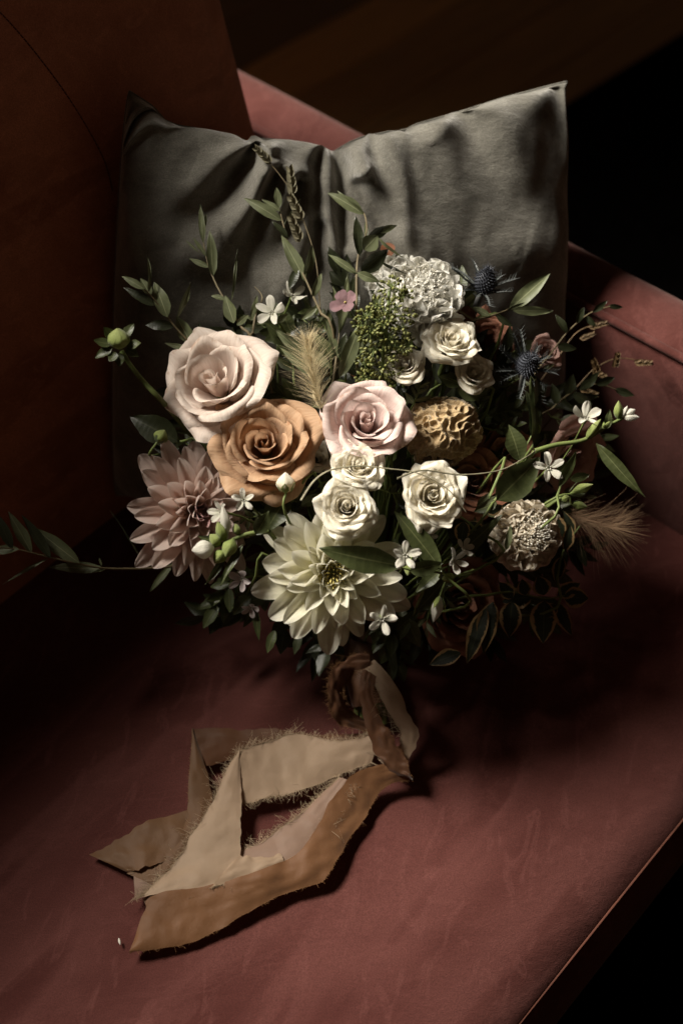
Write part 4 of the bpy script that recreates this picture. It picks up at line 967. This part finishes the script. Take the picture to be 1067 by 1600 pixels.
# small leafy twigs nearer the surface, only where there is room between the flower heads
def fine_filler(n):
    made = 0; kinds = [(M_OLIVE, 'small olive green twig filling a gap between the flower heads', 'small olive twigs in the gaps'), (M_LEAF, 'small green leafy twig filling a gap between the flower heads', 'small green twigs in the gaps')]
    for i in range(400):
        if made >= n: break
        a = rf.uniform(0, 6.283); q = math.sqrt(rf.random()); x = 600+q*290*math.cos(a); y = 740+q*(250)*math.sin(a)
        if min((x-fx)**2+(y-fy)**2 for fx, fy in FLOWERS) < 46**2 or (x-519)**2+(y-895)**2 < 130**2 or (x-420)**2+(y-650)**2 < 150**2 or (x-306)**2+(y-800)**2 < 110**2: continue
        d = dome(x, y)+.012; mat, lab, grp = kinds[made % 2]; made += 1
        th = math.atan2(y-740, x-580)+rf.uniform(-.8, .8); Ln = rf.uniform(35, 60); x1, y1 = x+math.cos(th)*Ln, y+math.sin(th)*Ln
        lv = []
        for k in range(8):
            t = k/7; an = th+(1 if k % 2 else -1)*rf.uniform(.5, 1.1) if k < 7 else th; l2 = rf.uniform(16, 30); bx, by = lerp(x, x1, t), lerp(y, y1, t)
            lv.append((bx, by, bx+math.cos(an)*l2, by+math.sin(an)*l2, rf.uniform(8, 13), rf.uniform(-.8, .8), rf.uniform(-.008, .008)))
        sprig('gap_twig', lab, 'leafy twig', [(x, y), ((x+x1)/2+rf.uniform(-5, 5), (y+y1)/2), (x1, y1)], (d, d-.002), lv, mat, M_STEM, grp, r=.0008)
fine_filler(26)
# ------------------------------------------------------------------ ribbons
def band(o, org, ea, eb, mat, name='ribbon_band', n=70, m=13, wr=.0016, seed=0, fray=(), fmat=None, flen=10, dens=3.4):
    """ea, eb: the two edges as (px, py, z) in photo pixels and metres above the seat"""
    A_ = catmull([on(*p) for p in ea], n); B_ = catmull([on(*p) for p in eb], n); rows = []
    for j in range(n):
        ex = (B_[j]-A_[j]); ex = ex.normalized() if ex.length > 1e-5 else ex; k_ = math.sin(math.pi*j/(n-1))**.5
        A_[j] = A_[j]+ex*.0032*k_*(nz((j/n*5, seed, 1))+.5*nz((j/n*15, seed, 4))); B_[j] = B_[j]+ex*.0032*k_*(nz((j/n*5, seed, 2))+.5*nz((j/n*15, seed, 6)))
    for j in range(n):
        row = []
        for i in range(m):
            u = i/(m-1); p = A_[j].lerp(B_[j], u)
            h = wr*(1+1.3*nz((p.x*22, p.y*22, seed)))+wr*.9*abs(nz((u*2.2, j/n*5, seed+3)))+wr*.9*nz((p.x*55, p.y*55, seed+6))+wr*.4*nz((p.x*120, p.y*120, seed+8))+.0016*math.sin(math.pi*u)+.001
            row.append(p+V((0, 0, h))+V((nz((j*.35, seed, 0)), nz((j*.35, seed, 5)), 0))*.0008*(1 if i in (0, m-1) else .3))
        rows.append(row)
    g_ = grid_data([[p-org for p in r] for r in rows]); mesh(name, g_[0], g_[1], mat, o, g_[2])
    if fray:
        mb = MB(); rr = random.Random(seed+9)
        for side in fray:
            col = 0 if side == 'a' else m-1; inn = 1 if side == 'a' else m-2
            if side in 'ab':
                tot = sum((rows[j+1][col]-rows[j][col]).length for j in range(n-1)); cnt = int(tot*1000*dens)
                for _ in range(cnt):
                    x = rr.random()*(n-1); j = min(int(x), n-2); p = rows[j][col].lerp(rows[j+1][col], x-j); od = (rows[j][col]-rows[j][inn]).normalized(); tg = (rows[j+1][col]-rows[j][col]).normalized()
                    cl = nz((x*.5, seed, side == 'a'))*1.5
                    d_ = (od+tg*(rr.gauss(0, .8)+cl)+V((0, 0, rr.uniform(-.1, .4)))).normalized(); l_ = flen*.00042*(rr.uniform(.15, .9)+(1.3 if rr.random() < .015 else 0))*(1+.8*nz((x*.3, 3, seed)))
                    k_ = V((rr.gauss(0, 1), rr.gauss(0, 1), rr.random()*.6))*l_*.55
                    mb.strand([p-org-od*.0006, p-org+d_*l_*.5+k_, p-org+d_*l_*.75+k_*1.5+tg*l_*rr.gauss(0, .3), p-org+d_*l_*.7+k_*.6+tg*l_*rr.gauss(0, .6)], .00017)
        tag(mb.build('frayed_edge', fmat or M_FRAY, o), kind='stuff')
def ribbon(name, label, org): return empty(name, org, label, 'ribbon', 'silk ribbons tied to the bouquet')
# tan ribbon lying furthest left
r1 = ribbon('silk_ribbon', 'brown tan ribbon tail lying furthest left in the shadow', on(300, 1200, 0)); og = V(r1.location)
band(r1, og, [(590, 1150, .012), (480, 1148, .012), (390, 1140, .012), (300, 1142, .012)], [(580, 1176, .006), (480, 1185, .004), (390, 1185, .004), (318, 1200, .004)], M_RUST, seed=1)
band(r1, og, [(301, 1142, .014), (296, 1215, .010), (287, 1290, .006), (240, 1335, .004), (200, 1368, .003)], [(303, 1143, .012), (330, 1235, .007), (320, 1290, .008), (290, 1345, .006), (258, 1396, .003)], M_TAN, seed=2, fray=('a',), fmat=M_FRAY_O, flen=4, dens=1)
band(r1, og, [(296, 1270, .004), (230, 1290, .005), (180, 1318, .003), (140, 1338, .002)], [(296, 1340, .003), (255, 1352, .006), (220, 1362, .006), (198, 1366, .002)], M_TAN, seed=3, n=40, wr=.003)
# ivory ribbon
r2 = ribbon('silk_ribbon', 'ivory ribbon with frayed edges folded back over itself', on(420, 1260, 0)); og = V(r2.location)
band(r2, og, [(596, 1150, .020), (540, 1158, .018), (460, 1152, .016), (410, 1162, .018), (372, 1178, .020)], [(580, 1196, .010), (535, 1212, .008), (470, 1238, .008), (420, 1250, .009), (376, 1256, .010)], M_IVORY, seed=4, fray=('a', 'b'), flen=13)
band(r2, og, [(373, 1176, .022), (350, 1215, .018), (320, 1275, .014), (285, 1335, .010), (240, 1385, .007), (214, 1408, .005)], [(376, 1178, .021), (377, 1240, .016), (376, 1290, .014), (374, 1345, .010), (330, 1385, .010), (250, 1400, .007)], M_IVORY, seed=5, fray=('a',), flen=15)
band(r2, og, [(530, 1218, .012), (490, 1255, .009), (440, 1295, .007), (385, 1328, .006), (330, 1350, .005), (210, 1368, .004)], [(548, 1225, .012), (520, 1275, .009), (490, 1315, .008), (430, 1355, .007), (345, 1385, .006), (212, 1404, .004)], M_BLUSH, seed=6, fray=('a', 'b'), flen=14)
band(r2, og, [(374, 1338, .012), (400, 1342, .010), (440, 1338, .009)], [(330, 1390, .012), (395, 1372, .010), (445, 1352, .009)], M_IVORY, seed=16, n=24, fray=('b',), flen=6)
# ochre ribbon nearest the camera
r3 = ribbon('silk_ribbon', 'wide ochre brown ribbon tail nearest to the front of the seat', on(420, 1380, 0)); og = V(r3.location)
band(r3, og, [(598, 1196, .022), (548, 1214, .017), (515, 1262, .013), (488, 1312, .012), (440, 1350, .012), (350, 1380, .012), (240, 1400, .010), (228, 1428, .006), (205, 1488, .002)],
     [(640, 1222, .012), (596, 1236, .008), (565, 1290, .004), (530, 1345, .005), (500, 1378, .006), (440, 1402, .004), (350, 1452, .003), (280, 1480, .002), (204, 1493, .002)], M_OCHRE, seed=7, n=110, m=19, wr=.0022, fray=('b',), fmat=M_FRAY_O, flen=4, dens=1.4)
# bow at the binding
r4 = ribbon('silk_bow', 'ivory ribbon loop with frayed edge at the knot of the bouquet', on(600, 1110, 0)); og = V(r4.location)
band(r4, og, [(566, 1048, .060), (583, 1075, .058), (605, 1115, .050), (626, 1150, .034), (612, 1180, .020), (592, 1192, .014)], [(584, 1034, .066), (606, 1058, .064), (632, 1105, .056), (654, 1150, .038), (640, 1186, .022), (612, 1212, .012)], M_IVORY, seed=8, wr=.002, fray=('a',), flen=22, n=60, dens=1.6)
r5 = ribbon('silk_bow', 'twisted rust ribbon end hanging from the knot over the ivory ribbon', on(590, 1150, 0)); og = V(r5.location)
band(r5, og, [(566, 1050, .062), (562, 1095, .052), (572, 1140, .036), (588, 1180, .026), (605, 1205, .020), (640, 1226, .010)], [(588, 1060, .064), (584, 1100, .056), (602, 1140, .042), (622, 1172, .032), (636, 1196, .024), (644, 1229, .012)], M_RUST, seed=9, wr=.007, n=60, fray=('b',), fmat=M_FRAY_O, flen=5, dens=1)
r6 = ribbon('silk_bow', 'dark rust ribbon loop left of the knot under the white dahlia', on(540, 1110, 0)); og = V(r6.location)
band(r6, og, [(576, 1034, .060), (540, 1040, .058), (514, 1070, .050), (513, 1104, .036), (530, 1138, .018), (578, 1154, .010)], [(578, 1058, .052), (556, 1060, .050), (540, 1080, .042), (537, 1104, .030), (549, 1122, .018), (584, 1136, .010)], M_RUST, seed=10, wr=.009, n=50, fray=('a', 'b'), fmat=M_FRAY_O, flen=9, dens=2)
# wrapped handle
hb = at(566, 1030, 1.30); ho = empty('bouquet_handle', hb, 'ribbon wrapped stem handle of the bouquet hidden behind the bow', 'handle')
mb = MB(); mb.tube([BIND-hb+UP*.03, V((0, 0, 0)), on(574, 1068, .03)-hb, on(580, 1100, .02)-hb], .021, .017, 20); mb.build('ribbon_wrap', M_RUST, ho)
mb = MB()
for k in range(14):
    a = k*.4488*3; q = .006+.007*(k % 2); c_ = on(580, 1100, .02)-hb+RT*math.cos(a)*q+UP*math.sin(a)*q; mb.tube([c_+UP*.01, c_-UP*.012], .0025, n=6)
mb.build('cut_stem', M_STEM, ho)

lint = MB(); lq = on(186, 1466, .0015); lint.ell((0, 0, 0), V((.3, -1, .1)), .006, .0011, 6, 5)
lo_ = lint.build('lint', M_PIN); lo_.location = lq; tag(lo_, 'tiny pale grain of lint on the seat at the lower left', 'lint')
